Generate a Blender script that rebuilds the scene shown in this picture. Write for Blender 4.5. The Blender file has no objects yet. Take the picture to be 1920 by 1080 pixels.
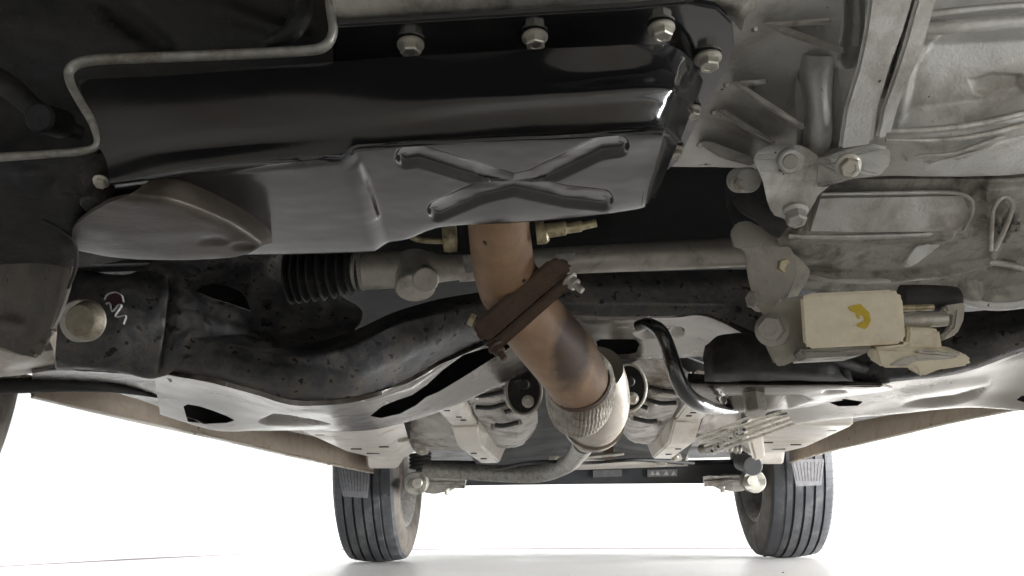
import bpy, bmesh, math, random
import numpy as np
from mathutils import Vector, Matrix
from mathutils.geometry import tessellate_polygon
random.seed(4)
C = bpy.context
scene = C.scene
COL = scene.collection
rad = math.radians

# ------------------------------------------------------------------ camera
F_PX = 1650.0
CAM_H = 0.12
PITCH, YAW, ROLL = rad(15.0), rad(2.62), rad(0.75)
Rm = (Matrix.Rotation(YAW, 3, 'Z') @ Matrix.Rotation(math.pi/2 + PITCH, 3, 'X') @ Matrix.Rotation(-ROLL, 3, 'Z'))
cam_d = bpy.data.cameras.new('camera')
cam = bpy.data.objects.new('camera', cam_d); COL.objects.link(cam)
cam.location = (0, 0, CAM_H)
cam.rotation_euler = Rm.to_euler()
cam_d.sensor_width = 36; cam_d.lens = 36*F_PX/1920
cam_d.clip_start = 0.02; cam_d.clip_end = 200
cam_d.dof.use_dof = False
scene.camera = cam

# ------------------------------------------------------------------ light: white studio
w = bpy.data.worlds.new('World'); scene.world = w; w.use_nodes = True
bg = w.node_tree.nodes['Background']
bg.inputs[0].default_value = (.88, 0.95, 1.0, 1); bg.inputs[1].default_value = 0.27
def area(name, loc, size, energy, rot=(0, 0, 0), col=(1, 1, 1)):
    l = bpy.data.lights.new(name, 'AREA'); l.shape = 'RECTANGLE'; l.size, l.size_y = size; l.energy = energy; l.color = col
    o = bpy.data.objects.new(name, l); o.location = loc; o.rotation_euler = rot; COL.objects.link(o); return o
area('underside_fill', (-3.0, 1.75, .36), (3.0, .62), 135, (rad(90), 0, rad(-90)), (.98, .99, 1))  # added fill lamp, brightens the floor and parts under the car
area('underside_fill', (3.6, 1.75, .36), (3.0, .62), 125, (rad(90), 0, rad(90)), (.98, .99, 1))  # added fill for the underside from the other side
area('backdrop_fill', (.1, 3.6, 2.9), (6, .4), 17, (rad(50), 0, 0), (.98, .99, 1))  # added fill that whitens the backdrop
scene.view_settings.view_transform = 'Standard'
scene.view_settings.look = 'None'
scene.view_settings.exposure = 2.66
scene.view_settings.gamma = 1
scene.cycles.use_denoising = True
scene.cycles.max_bounces = 10; scene.cycles.diffuse_bounces = 6; scene.cycles.glossy_bounces = 5
scene.cycles.sample_clamp_indirect = 6

# ------------------------------------------------------------------ helpers: picture measure -> point in the place
Rn = np.array(Rm)
def P(u, v, d):
    """point seen at (u, v) of the 1920x1080 photograph, at world depth Y = d (d < 0: at world height Z = -d)"""
    r = Rn @ np.array([(u-960)/F_PX, (540-v)/F_PX, -1.0])
    t = d/r[1] if d > 0 else (-d - CAM_H)/r[2]
    return np.array([0, 0, CAM_H]) + r*t
def PG(u, v): 
    r = Rn @ np.array([(u-960)/F_PX, (540-v)/F_PX, -1.0]); t = -CAM_H/r[2]
    return np.array([0, 0, CAM_H]) + r*t
def proj(p):
    q = (np.asarray(p) - np.array([0, 0, CAM_H])) @ Rn
    return 960 + F_PX*q[..., 0]/-q[..., 2], 540 - F_PX*q[..., 1]/-q[..., 2]
def px(n, d): return n*d/F_PX*1.02
def cr(pts, n):
    """Catmull-Rom through pts (k, 3), n steps per span"""
    pts = np.asarray(pts, float); k = len(pts)
    ext = np.vstack([2*pts[0]-pts[1], pts, 2*pts[-1]-pts[-2]])
    out = []
    for i in range(k-1):
        p0, p1, p2, p3 = ext[i:i+4]
        for t in np.linspace(0, 1, n if isinstance(n, int) else n[i], endpoint=False):
            out.append(.5*((2*p1)+(p2-p0)*t+(2*p0-5*p1+4*p2-p3)*t*t+(3*p1-p0-3*p2+p3)*t**3))
    out.append(pts[-1]); return np.array(out)
def sstep(a, b, x):
    t = np.clip((x-a)/(b-a), 0, 1); return t*t*(3-2*t)
def dist_poly(U, V, pts, closed=False):
    best = np.full(U.shape, 1e9); n = len(pts)
    for i in range(n if closed else n-1):
        ax, ay = pts[i]; bx, by = pts[(i+1) % n]
        dx, dy = bx-ax, by-ay; L = dx*dx+dy*dy+1e-9
        t = np.clip(((U-ax)*dx+(V-ay)*dy)/L, 0, 1)
        best = np.minimum(best, np.hypot(U-ax-t*dx, V-ay-t*dy))
    return best
def inside(U, V, pts):
    r = np.zeros(U.shape, bool); n = len(pts); j = n-1
    for i in range(n):
        xi, yi = pts[i]; xj, yj = pts[j]
        c = ((yi > V) != (yj > V)) & (U < (xj-xi)*(V-yi)/((yj-yi) or 1e-9)+xi)
        r ^= c; j = i
    return r

ROOT_LOC = Vector((0.10, 1.85, 0.0))
def link(name, me, mat, parent=None, smooth=True, angle=38):
    if mat is not None and not me.materials: me.materials.append(mat)
    if smooth and len(me.polygons):
        me.polygons.foreach_set('use_smooth', [True]*len(me.polygons))
        bm = bmesh.new(); bm.from_mesh(me)
        ca = rad(angle)
        for e in bm.edges:
            if len(e.link_faces) == 2 and e.calc_face_angle(0) > ca: e.smooth = False
        bm.to_mesh(me); bm.free()
    o = bpy.data.objects.new(name, me); COL.objects.link(o)
    if parent is not None:
        o.parent = parent
        o.matrix_parent_inverse = parent_world(parent).inverted()
    return o
def parent_world(o):
    m = Matrix.Translation(o.location) if o.type == 'EMPTY' else (o.matrix_parent_inverse @ o.matrix_basis)
    if o.type != 'EMPTY' and o.parent: m = parent_world(o.parent) @ m
    return m
def mesh(name, verts, faces):
    me = bpy.data.meshes.new(name); me.from_pydata([tuple(map(float, v)) for v in verts], [], faces); me.update(); return me
def fix_normals(me):
    bm = bmesh.new(); bm.from_mesh(me); bmesh.ops.recalc_face_normals(bm, faces=bm.faces); bm.to_mesh(me); bm.free()

GRID = {}
def sheet(name, rows, mat, parent, n=(6, 6), thick=.003, feats=(), up=False, rough=0.0, angle=50, band=None):
    """a pressed or cast skin through rows of (u, v, depth) control points, with pressed-in features, given real thickness"""
    W = [[P(*p) for p in r] for r in rows]
    g1 = [cr(r, n[0]) for r in W]
    G = np.array([cr([g[j] for g in g1], n[1]) for j in range(len(g1[0]))]).transpose(1, 0, 2)
    H, Wd = G.shape[:2]
    du = np.gradient(G, axis=1); dv = np.gradient(G, axis=0)
    N = np.cross(du, dv); N /= np.linalg.norm(N, axis=2, keepdims=True)+1e-12
    tocam = np.array([0, 0, CAM_H])-G
    s = np.sign((N*tocam).sum()); N *= s
    U, V = proj(G)
    D = np.zeros(U.shape)
    for f in feats:
        k = f[0]
        if k == 'groove':
            _, pts, wd, dep, sf = f
            D += dep*(1-sstep(wd/2-sf, wd/2+sf, dist_poly(U, V, pts)))
        elif k == 'grooves':
            _, lines, wd, dep, sf = f
            dd = np.minimum.reduce([dist_poly(U, V, l) for l in lines])
            D += dep*(1-sstep(wd/2-sf, wd/2+sf, dd))
        elif k == 'press':                      # a channel pressed up: long lead-in slope, short back wall
            _, lines, wd, dep = f
            cand = []
            for l in lines:
                dd = dist_poly(U, V, l); xs_, ys_ = zip(*sorted(l)); sg = np.sign(V-np.interp(U, xs_, ys_)); cand.append((dd, sg*dd))
            dd = np.minimum.reduce([c[0] for c in cand]); sd = np.where(cand[0][0] <= cand[1][0], cand[0][1], cand[1][1])
            D += dep*np.clip((sd+wd/2)/(wd*.78), 0, 1)**.6*(1-sstep(wd*.28, wd*.5, sd))*(1-sstep(wd*.38, wd*.5, dd))
        elif k == 'pocket':
            _, pts, dep, sf = f
            d = dist_poly(U, V, pts, True); d = np.where(inside(U, V, pts), d, -d)
            D += dep*sstep(-sf*.3, sf, d)
        elif k == 'dome':
            _, (cx, cy), (rx, ry), dep = f
            q = np.clip(1-((U-cx)/rx)**2-((V-cy)/ry)**2, 0, 1); D += dep*np.sqrt(q)
    GRID[name] = (U, V, G)
    if rough:
        from mathutils import noise
        for i in range(H):
            for j in range(Wd):
                p = G[i, j]; D[i, j] += rough*noise.noise(Vector(p*38))+rough*.5*noise.noise(Vector(p*110))
    if up: G = G+D[..., None]*np.array([0, 0, 1.0])
    else: G = G-D[..., None]*N
    du = np.gradient(G, axis=1); dv = np.gradient(G, axis=0)
    N2 = np.cross(du, dv); N2 /= np.linalg.norm(N2, axis=2, keepdims=True)+1e-12; N2 *= s
    B = G-N2*thick
    vs = np.vstack([G.reshape(-1, 3), B.reshape(-1, 3)]); o = H*Wd
    fs = []
    for i in range(H-1):
        for j in range(Wd-1):
            a, b, c, d = i*Wd+j, i*Wd+j+1, (i+1)*Wd+j+1, (i+1)*Wd+j
            fs.append((a, b, c, d)); fs.append((o+d, o+c, o+b, o+a))
    for i in range(H-1):
        a, d = i*Wd, (i+1)*Wd; fs.append((a, d, o+d, o+a))
        a, d = i*Wd+Wd-1, (i+1)*Wd+Wd-1; fs.append((d, a, o+a, o+d))
    for j in range(Wd-1):
        a, b = j, j+1; fs.append((b, a, o+a, o+b))
        a, b = (H-1)*Wd+j, (H-1)*Wd+j+1; fs.append((a, b, o+b, o+a))
    me = mesh(name, vs, fs)
    if band:                                    # rows before band[0] carry the second material
        me.materials.append(mat); me.materials.append(band[1])
        for q in range(2*(H-1)*(Wd-1)):
            if (q//2)//(Wd-1) < band[0]*n[1]: me.polygons[q].material_index = 1
    fix_normals(me)
    return link(name, me, mat, parent, angle=angle)

def opening(o, poly, parent, margin=.012):
    """cut a real hole through a closed skin and stand a near-black backing behind it for the shade inside"""
    U, V, G = GRID[o['grid']]
    dep = [float(G[..., 1].ravel()[np.argmin(((U-a)**2+((V-b)*1.5)**2).ravel())]) for a, b in poly]
    n = len(poly); vs = [P(a, b, d-.03) for (a, b), d in zip(poly, dep)]+[P(a, b, d+.03) for (a, b), d in zip(poly, dep)]
    tris = tessellate_polygon([[Vector(p) for p in vs[:n]]])
    fs = [tuple(t) for t in tris]+[(t[2]+n, t[1]+n, t[0]+n) for t in tris]+[(k, (k+1) % n, (k+1) % n+n, k+n) for k in range(n)]
    me = mesh('cutter', vs, fs); fix_normals(me); c = bpy.data.objects.new('cutter', me); COL.objects.link(c)
    md = o.modifiers.new('cut', 'BOOLEAN'); md.operation = 'DIFFERENCE'; md.solver = 'FAST'; md.object = c
    C.view_layer.update(); dg = C.evaluated_depsgraph_get()
    new = bpy.data.meshes.new_from_object(o.evaluated_get(dg)); o.modifiers.clear(); o.data = new
    bpy.data.objects.remove(c)
    dm = max(dep)+margin; cx = sum(a for a, _ in poly)/n
    lo = [(cx+(a-cx)*1.04, b-1, dm) for a, b in poly]
    slab('opening_shade', lo, .004, HOLLOW, parent, bevel=0)  # dark plate stands in for the shade within the hole
def slab(name, pts, ext, mat, parent, bevel=.0012, smoothpts=0, angle=38):
    """a solid plate: outline of (u, v, depth) points pushed along ext (metres)"""
    W = [P(*p) for p in pts]
    if smoothpts:
        W = list(cr(np.vstack([W, [W[0]]]), smoothpts)[:-1])
    ext = np.array(ext, float)
    if not ext.shape: ext = np.array([0, float(ext), 0])
    n = len(W); vs = W+[p+ext for p in W]
    tris = tessellate_polygon([[Vector(p) for p in W]])
    fs = [tuple(t) for t in tris]+[(t[2]+n, t[1]+n, t[0]+n) for t in tris]+[(i, (i+1) % n, (i+1) % n+n, i+n) for i in range(n)]
    me = mesh(name, vs, fs); fix_normals(me)
    bm = bmesh.new(); bm.from_mesh(me)
    bmesh.ops.dissolve_limit(bm, angle_limit=rad(1.5), verts=bm.verts, edges=bm.edges)
    if bevel: bmesh.ops.bevel(bm, geom=[e for e in bm.edges if e.calc_face_angle(0) > .3], offset=bevel, segments=2, affect='EDGES', clamp_overlap=True)
    bm.to_mesh(me); bm.free()
    return link(name, me, mat, parent, angle=angle)

def tube_mesh(name, pts, radii, seg=20, n=6, ripple=None, caps=True, sy=1.0, raw=False):
    pts = np.asarray(pts, float); radii = np.asarray(radii, float) if np.ndim(radii) else np.full(len(pts), radii)
    if raw: Q, Rr = pts, radii
    else:
        Q4 = cr(np.hstack([pts, radii[:, None], radii[:, None]]), n); Q, Rr = Q4[:, :3], Q4[:, 3]
    T = np.gradient(Q, axis=0); T /= np.linalg.norm(T, axis=1, keepdims=True)+1e-12
    a = np.array([0, 0, 1.0]) if abs(T[0][2]) < .9 else np.array([1.0, 0, 0])
    nn = np.cross(T[0], a); nn /= np.linalg.norm(nn)
    vs = []
    for i in range(len(Q)):
        nn = nn-T[i]*np.dot(nn, T[i]); nn /= np.linalg.norm(nn); b = np.cross(T[i], nn)
        for k in range(seg):
            t = 2*math.pi*k/seg; r = Rr[i]*(ripple(i/(len(Q)-1), t) if ripple else 1)
            vs.append(Q[i]+nn*math.cos(t)*r+b*math.sin(t)*r*sy)
    fs = []
    for i in range(len(Q)-1):
        for k in range(seg):
            k2 = (k+1) % seg; fs.append((i*seg+k, i*seg+k2, (i+1)*seg+k2, (i+1)*seg+k))
    if caps: fs.append(tuple(range(seg))[::-1]); fs.append(tuple((len(Q)-1)*seg+k for k in range(seg)))
    me = mesh(name, vs, fs); fix_normals(me); return me
def tube(name, pts, radii, mat, parent, **k):
    """pts are (u, v, depth), radii in picture pixels at that depth"""
    W = [P(*p) for p in pts]
    rr = radii if np.ndim(radii) else [radii]*len(pts)
    rr = [px(r, w_[1]) for r, w_ in zip(rr, W)]
    return link(name, tube_mesh(name, W, rr, **k), mat, parent, angle=45)
def tubew(name, pts, r, mat, parent, **k):
    return link(name, tube_mesh(name, pts, r, **k), mat, parent, angle=45)
def rot_to(axis):
    return Vector((0, 0, 1)).rotation_difference(Vector(axis).normalized()).to_matrix().to_4x4()
_bolt = {}
def bolt(parent, u, v, d, r_px, mat, axis=(0, -.3, -1), h=1.0, kind='flange', name='bolt'):
    """hex bolt head of unit radius, shared mesh, placed with its head towards axis"""
    key = (kind, mat.name)
    if key not in _bolt:
        bm = bmesh.new()
        def ring(r, z, seg, hexa=False, ph=0): return [bm.verts.new((r*math.cos(2*math.pi*i/seg+ph), r*math.sin(2*math.pi*i/seg+ph), z)) for i in range(seg)]
        def skin(a, b):
            m = len(a)
            for i in range(m): bm.faces.new((a[i], a[(i+1) % m], b[(i+1) % m], b[i]))
        if kind in ('flange', 'stud'):
            a = ring(1.28, -.1, 24); b = ring(1.28, .12, 24); c = ring(1.0, .3, 24); skin(a, b); skin(b, c); bm.faces.new(c); bm.faces.new(a[::-1])
        a = ring(1.0, .1, 6); b = ring(1.0, .95, 6); c = ring(.86, 1.1, 6); skin(a, b); skin(b, c)
        d_ = ring(.55, 1.1, 6); e = ring(.5, 1.0, 6); skin(c, d_); skin(d_, e); bm.faces.new(e); bm.faces.new(a[::-1])
        if kind == 'stud':
            a = ring(.5, .9, 12); b = ring(.5, 2.1, 12); c = ring(.4, 2.25, 12); skin(a, b); skin(b, c); bm.faces.new(c)
        bmesh.ops.recalc_face_normals(bm, faces=bm.faces)
        me = bpy.data.meshes.new('bolt'); bm.to_mesh(me); bm.free(); me.materials.append(mat)
        _bolt[key] = me
        me.polygons.foreach_set('use_smooth', [False]*len(me.polygons))
    p = P(u, v, d); r = px(r_px, p[1])
    o = bpy.data.objects.new(name, _bolt[key]); COL.objects.link(o)
    o.parent = parent; o.matrix_parent_inverse = parent_world(parent).inverted()
    o.matrix_basis = Matrix.Translation(Vector(p)) @ rot_to(axis) @ Matrix.Rotation(random.random()*3, 4, 'Z') @ Matrix.Diagonal((r, r, r*h, 1))
    return o
def cyl(name, u, v, d, r_px, h, axis, mat, parent, r2=None, seg=32):
    p = P(u, v, d); r = px(r_px, p[1]); ax = np.array(axis, float); ax /= np.linalg.norm(ax)
    q = p+ax*h; r2 = r if r2 is None else px(r2, p[1]); e = min(.0012, r*.2, h*.2)
    pts = [p, p+ax*e, q-ax*e, q]
    return link(name, tube_mesh(name, pts, [r, r, r2, r2-e], seg=seg, raw=True), mat, parent, angle=40)
def boxw(name, lo, hi, mat, parent, bevel=.004, seg=2):
    bm = bmesh.new(); bmesh.ops.create_cube(bm, size=1)
    for v_ in bm.verts: v_.co = Vector([(lo[i]+hi[i])/2+v_.co[i]*(hi[i]-lo[i]) for i in range(3)])
    if bevel: bmesh.ops.bevel(bm, geom=bm.edges[:], offset=bevel, segments=seg, affect='EDGES')
    me = bpy.data.meshes.new(name); bm.to_mesh(me); bm.free(); return link(name, me, mat, parent)
def tag(o, label=None, cat=None, group=None, kind=None):
    for k, v_ in (('label', label), ('category', cat), ('group', group), ('kind', kind)):
        if v_: o[k] = v_
    return o

# ------------------------------------------------------------------ materials
def M(name, base, rough=.5, metal=0.0, coat=0.0, coat_r=.15, dirt=None, amt=.5, scale=25, bump=.15, bscale=260, speck=0, speck_col=(.012, .01, .01), speck_scale=150, var=.25, dirt_rough=.85, spec=.5, detail=8, ior=1.5, tint=None, stain=None):
    m = bpy.data.materials.new(name); m.use_nodes = True; nt = m.node_tree; N = nt.nodes; L = nt.links
    b = N['Principled BSDF']; b.inputs['Metallic'].default_value = metal; b.inputs['Coat Weight'].default_value = coat; b.inputs['Coat Roughness'].default_value = coat_r; b.inputs['Coat IOR'].default_value = 1.8
    b.inputs['Specular IOR Level'].default_value = spec; b.inputs['IOR'].default_value = ior
    if tint: b.inputs['Specular Tint'].default_value = (*tint, 1)
    tc = N.new('ShaderNodeTexCoord')
    def noise(sc, det=6, ro=.55, dist=0):
        n = N.new('ShaderNodeTexNoise'); n.inputs['Scale'].default_value = sc; n.inputs['Detail'].default_value = det; n.inputs['Roughness'].default_value = ro; n.inputs['Distortion'].default_value = dist
        L.new(tc.outputs['Object'], n.inputs['Vector']); return n.outputs[0]
    def ramp(src, a, c):
        r = N.new('ShaderNodeMapRange'); r.inputs[1].default_value = a; r.inputs[2].default_value = c; L.new(src, r.inputs[0]); return r.outputs[0]
    def mixc(f, a, c):
        x = N.new('ShaderNodeMix'); x.data_type = 'RGBA'; L.new(f, x.inputs[0])
        for s, val in ((6, a), (7, c)):
            if isinstance(val, tuple): x.inputs[s].default_value = (*val, 1)
            else: L.new(val, x.inputs[s])
        return x.outputs[2]
    def mixf(f, a, c):
        x = N.new('ShaderNodeMix'); L.new(f, x.inputs[0])
        for s, val in ((2, a), (3, c)):
            if isinstance(val, (int, float)): x.inputs[s].default_value = val
            else: L.new(val, x.inputs[s])
        return x.outputs[0]
    col = mixc(ramp(noise(scale*2.3, 8, .6), .3, .7), tuple(c*(1-var) for c in base), tuple(min(1, c*(1+var)) for c in base))
    ro = mixf(ramp(noise(scale*1.7, 8, .65), .3, .7), max(0, rough-.07), min(1, rough+.1))
    if dirt:
        f = ramp(noise(scale, detail, .68, .4), .62-amt*.35, .78-amt*.3)
        col = mixc(f, col, dirt); ro = mixf(f, ro, dirt_rough)
        if coat:
            L.new(mixf(f, coat, coat*.15), b.inputs['Coat Weight'])
    if speck:
        f = ramp(noise(speck_scale, 3, .5), .74-speck*.16, .77-speck*.16)
        col = mixc(f, col, speck_col)
    if stain:                                   # a scorch mark with a shape of its own: centre, half sizes, colour
        c_, h_, sc_ = stain
        sub_ = N.new('ShaderNodeVectorMath'); sub_.operation = 'SUBTRACT'; L.new(tc.outputs['Object'], sub_.inputs[0]); sub_.inputs[1].default_value = c_
        dv_ = N.new('ShaderNodeVectorMath'); dv_.operation = 'DIVIDE'; L.new(sub_.outputs[0], dv_.inputs[0]); dv_.inputs[1].default_value = h_
        ln = N.new('ShaderNodeVectorMath'); ln.operation = 'LENGTH'; L.new(dv_.outputs[0], ln.inputs[0])
        ad = N.new('ShaderNodeMath'); ad.operation = 'ADD'; L.new(ln.outputs['Value'], ad.inputs[0]); L.new(noise(40, 4, .6), ad.inputs[1])
        col = mixc(ramp(ad.outputs[0], 1.75, 1.25), col, sc_)
    L.new(col, b.inputs['Base Color']); L.new(ro, b.inputs['Roughness'])
    bp = N.new('ShaderNodeBump'); bp.inputs['Strength'].default_value = bump; bp.inputs['Distance'].default_value = .002
    L.new(noise(bscale, 6, .6), bp.inputs['Height']); L.new(bp.outputs[0], b.inputs['Normal'])
    if coat: L.new(bp.outputs[0], b.inputs['Coat Normal'])
    return m
PAN = M('pan_black_paint', (.012, .0125, .014), .15, 0, 0, .15, dirt=(.028, .024, .02), amt=.05, scale=6, bump=.03, bscale=120, dirt_rough=.27, var=.15, detail=2, ior=1.9)
BULGE = M('pan_dusty_brown', (.042, .034, .026), .40, 0, 0, .3, dirt=(.075, .060, .046), amt=.4, scale=14, bump=.12, ior=1.5, dirt_rough=.5, detail=5)
BLACK = M('black_gloss_paint', (.020, .021, .023), .28, 0, 1, .16, dirt=(.07, .06, .05), amt=.15, scale=13, bump=.02, bscale=120, speck=.2, speck_scale=120)
DIRTY = M('dirty_black_paint', (.045, .046, .049), .5, 0, .15, .35, dirt=(.13, .118, .10), amt=.5, scale=55, bump=.35, bscale=160, speck=.7, speck_scale=110)
ENGINE = M('dark_oily_casting', (.018, .019, .02), .55, .3, dirt=(.04, .035, .028), amt=.5, scale=18, bump=.4)
ALU = M('cast_aluminium', (.59, .59, .565), .44, .4, dirt=(.36, .335, .29), amt=.35, scale=16, bump=.35, bscale=420, speck=.12, speck_col=(.10, .08, .05), dirt_rough=.65, var=.12)
RIMM = M('rim_steel', (.26, .255, .23), .45, .4, dirt=(.17, .15, .12), amt=.4, scale=60, bump=.2)
SUBP = M('satin_underbody_black', (.026, .023, .020), .22, 0, dirt=(.07, .059, .048), amt=.1, scale=7, bump=.008, bscale=120, speck=.35, speck_scale=90, dirt_rough=.3, ior=2.5, tint=(1, .93, .84), detail=3)
ALU_L = M('bright_aluminium', (.52, .51, .48), .38, .6, dirt=(.3, .27, .22), amt=.3, scale=30, bump=.3, bscale=400)
ALU_D = M('grimy_aluminium', (.34, .325, .285), .50, .35, dirt=(.13, .12, .10), amt=.4, scale=30, bump=.4, bscale=350, var=.15)
STEEL = M('plain_steel', (.50, .475, .42), .42, .6, dirt=(.34, .32, .28), amt=.3, scale=40, bump=.2, var=.1)
ZINC = M('zinc_bolt_steel', (.50, .48, .42), .32, .75, dirt=(.22, .18, .12), amt=.3, scale=120, bump=.2)
YZINC = M('yellow_zinc', (.48, .42, .27), .35, .6, dirt=(.25, .2, .12), amt=.3, scale=90)
HOLLOW = M('opening_shade_black', (.010, .010, .011), .7, dirt=(.03, .026, .022), amt=.35, scale=30, bump=.2)  # near-black shade colour for the backing of openings
_sc = P(1080, 655, .745)
RUST = M('rusty_exhaust', (.34, .215, .125), .56, .0, dirt=(.22, .125, .08), amt=.35, scale=13, bump=.25, bscale=300, speck=.12, speck_scale=70, dirt_rough=.5, stain=((float(_sc[0])-.004, float(_sc[1]), float(_sc[2])), (.017, .06, .036), (.075, .042, .024)))
RUST_D = M('dark_rust', (.11, .072, .052), .7, .2, dirt=(.15, .095, .065), amt=.4, scale=40, bump=.5)
TAN = M('tan_cast_block', (.80, .73, .56), .65, 0, dirt=(.66, .57, .40), amt=.25, scale=45, bump=.3, bscale=200, var=.06)
GALV = M('galvanised_plate', (.45, .425, .37), .5, .15, dirt=(.33, .30, .25), amt=.3, scale=40, bump=.15, var=.1)
YELLOW = M('yellow_paint', (.62, .45, .03), .5, bump=.1, var=.1)
WHITE_MARK = M('white_marker', (.5, .5, .5), .6, bump=.1)
RED_MARK = M('maroon_marker', (.05, .012, .016), .6, bump=.1)
CREAM = M('pearl_underbody_paint', (.60, .56, .50), .38, 0, .4, .2, dirt=(.36, .30, .23), amt=.3, scale=9, bump=.12, speck=.22, speck_col=(.05, .035, .03), speck_scale=60, var=.08)
SILL = M('dusty_sill', (.33, .27, .21), .6, 0, .1, .3, dirt=(.29, .23, .17), amt=.3, scale=30, bump=.3, var=.08, speck=.35, speck_col=(.12, .085, .055), speck_scale=45)
SHIELD = M('heat_shield', (.42, .40, .37), .38, .7, dirt=(.22, .19, .15), amt=.4, scale=16, bump=.3, bscale=90)
MUFF = M('muffler_steel', (.40, .36, .31), .32, .6, dirt=(.25, .21, .17), amt=.3, scale=8, bump=.12)
BRAID = M('steel_braid', (.36, .33, .28), .5, .55, dirt=(.2, .17, .13), amt=.35, scale=60, bump=.9, bscale=500)
RUBBER = M('black_rubber', (.022, .022, .022), .6, dirt=(.06, .055, .048), amt=.35, scale=30, bump=.3)
TYRE = M('tyre_rubber', (.036, .038, .042), .55, 0, dirt=(.095, .095, .094), amt=.3, scale=18, bump=.3, bscale=220, spec=.5)
TYRE_SIDE = M('dusty_tyre_side', (.12, .105, .088), .7, dirt=(.07, .062, .052), amt=.45, scale=12, bump=.25)
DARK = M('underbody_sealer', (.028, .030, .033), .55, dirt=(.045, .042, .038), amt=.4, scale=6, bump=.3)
FLAP = M('grey_mud_flap', (.15, .15, .16), .55, dirt=(.15, .14, .13), amt=.35, scale=40, bump=.2)
LABEL = M('paper_label', (.42, .42, .40), .6, dirt=(.2, .19, .17), amt=.3, scale=50)
FLOORM = M('studio_floor', (.70, .68, .66), .34, 0, dirt=(.70, .685, .67), amt=.15, scale=.8, bump=.0, bscale=40, var=.01, dirt_rough=.38, spec=.3)
WALLM = M('studio_wall', (.92, .92, .91), .8, 0, bump=.02, var=.01, scale=.5)
LINE = M('mauve_line', (.28, .22, .25), .6, var=.1)

# ------------------------------------------------------------------ setting
gp = [PG(0, 1063), PG(300, 1047), PG(640, 1031), PG(1000, 1029.5), PG(1500, 1029), PG(1920, 1028.5)]
g0 = gp[0]+(gp[0]-gp[1])/np.linalg.norm(gp[0]-gp[1])*4; g9 = gp[-1]+(gp[-1]-gp[-2])/np.linalg.norm(gp[-1]-gp[-2])*5
gp = [g0]+gp+[g9]
me = mesh('floor', [(-9, -7, 0), (9, -7, 0), (9, 11, 0), (-9, 11, 0)], [(0, 1, 2, 3)])
tag(link('floor', me, FLOORM, smooth=False), kind='structure')
vs = [(p[0], p[1], 0) for p in gp]+[(p[0], p[1], 3.2) for p in gp]+[(p[0], p[1]+.12, 0) for p in gp]+[(p[0], p[1]+.12, 3.2) for p in gp]
n = len(gp); fs = []
for i in range(n-1):
    fs += [(i, i+1, n+i+1, n+i), (2*n+i+1, 2*n+i, 3*n+i, 3*n+i+1), (n+i, n+i+1, 3*n+i+1, 3*n+i)]
fs += [(0, n, 3*n, 2*n), (n-1, 2*n-1, 4*n-1, 3*n-1)]
me = mesh('wall', vs, fs); fix_normals(me); tag(link('wall', me, WALLM, smooth=False), kind='structure')
vs, fs = [], []
for i, p in enumerate(gp):
    vs += [(p[0], p[1]-.012, .004), (p[0], p[1]-.004, .004), (p[0], p[1]-.012, .0), (p[0], p[1]-.004, .0)]
    if i: a = 4*(i-1); fs += [(a, a+1, a+5, a+4), (a+2, a, a+4, a+6), (a+1, a+3, a+7, a+5)]
tag(link('wall_base_line', mesh('line', vs, fs), LINE, smooth=False), kind='structure')

tag(boxw('light_block_panel', (-4.5, -1.9, 0.002), (4.5, -1.7, 2.6), M('light_block_dark', (.03, .03, .032), .9), None, 0), kind='structure')  # unseen dark panel added behind the camera to darken front reflections
# ------------------------------------------------------------------ the car
car = bpy.data.objects.new('car', None); COL.objects.link(car); car.location = ROOT_LOC; car.empty_display_size = .3
tag(car, 'pearl white car seen from below with black oil pan and rusty exhaust', 'car')
def part(name, o): o.name = name; return o

# body shell that keeps the daylight off the underbody, floor panel, bumpers
def shell():
    prof = [(.22, .46), (.0, .36), (-.30, .26), (-.36, .30), (-.40, .62), (-.1, .80), (.9, .95), (1.3, 1.35), (1.6, 1.46), (3.0, 1.44), (3.6, 1.2), (3.85, .9), (3.92, .6), (3.90, .40)]
    q = cr([(a, b, 0) for a, b in prof], 3)[:, :2]
    vs = []; k = len(q)
    xs = [(-.80, .34), (-.84, .55), (-.80, .80), (-.72, 1.2)]
    def halfw(z): return float(np.interp(z, [.34, .5, .8, 1.0, 1.46], [.86, .89, .88, .82, .62]))
    for y, z in q:
        for s in (-1, -.94, -.5, 0, .5, .94, 1): vs.append((.10+s*halfw(z), y, z-(.02 if abs(s) == 1 and y > .5 else 0)))
    fs = []
    for i in range(k-1):
        for j in range(6): a = i*7+j; fs.append((a, a+1, a+8, a+7))
    # side skins down to the sill
    base = len(vs)
    for s in (-1, 1):
        b0 = len(vs)
        for (y, z) in q: vs.append((.10+s*.87, y, min(z-.02, .36)))
        for i in range(k-1):
            a = i*7+(0 if s < 0 else 6); fs.append((a, a+7, b0+i+1, b0+i))
    return mesh('body', vs, fs)
me = shell(); fix_normals(me); link('body_shell', me, CREAM, car)
FZ = .385
vs = [(-.72, .98, FZ+.03), (.92, .98, FZ+.03), (.92, 3.9, FZ), (-.72, 3.9, FZ), (-.72, .98, FZ+.05), (.92, .98, FZ+.05), (.92, 3.9, FZ+.02), (-.72, 3.9, FZ+.02)]
me = mesh('floor_panel', vs, [(0, 1, 2, 3), (7, 6, 5, 4), (0, 4, 5, 1), (1, 5, 6, 2), (2, 6, 7, 3), (3, 7, 4, 0)]); fix_normals(me)
floor_panel = link('floor_panel', me, DARK, car)
boxw('bulkhead', (-.72, .96, .42), (.92, 1.0, .85), DARK, car)

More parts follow.
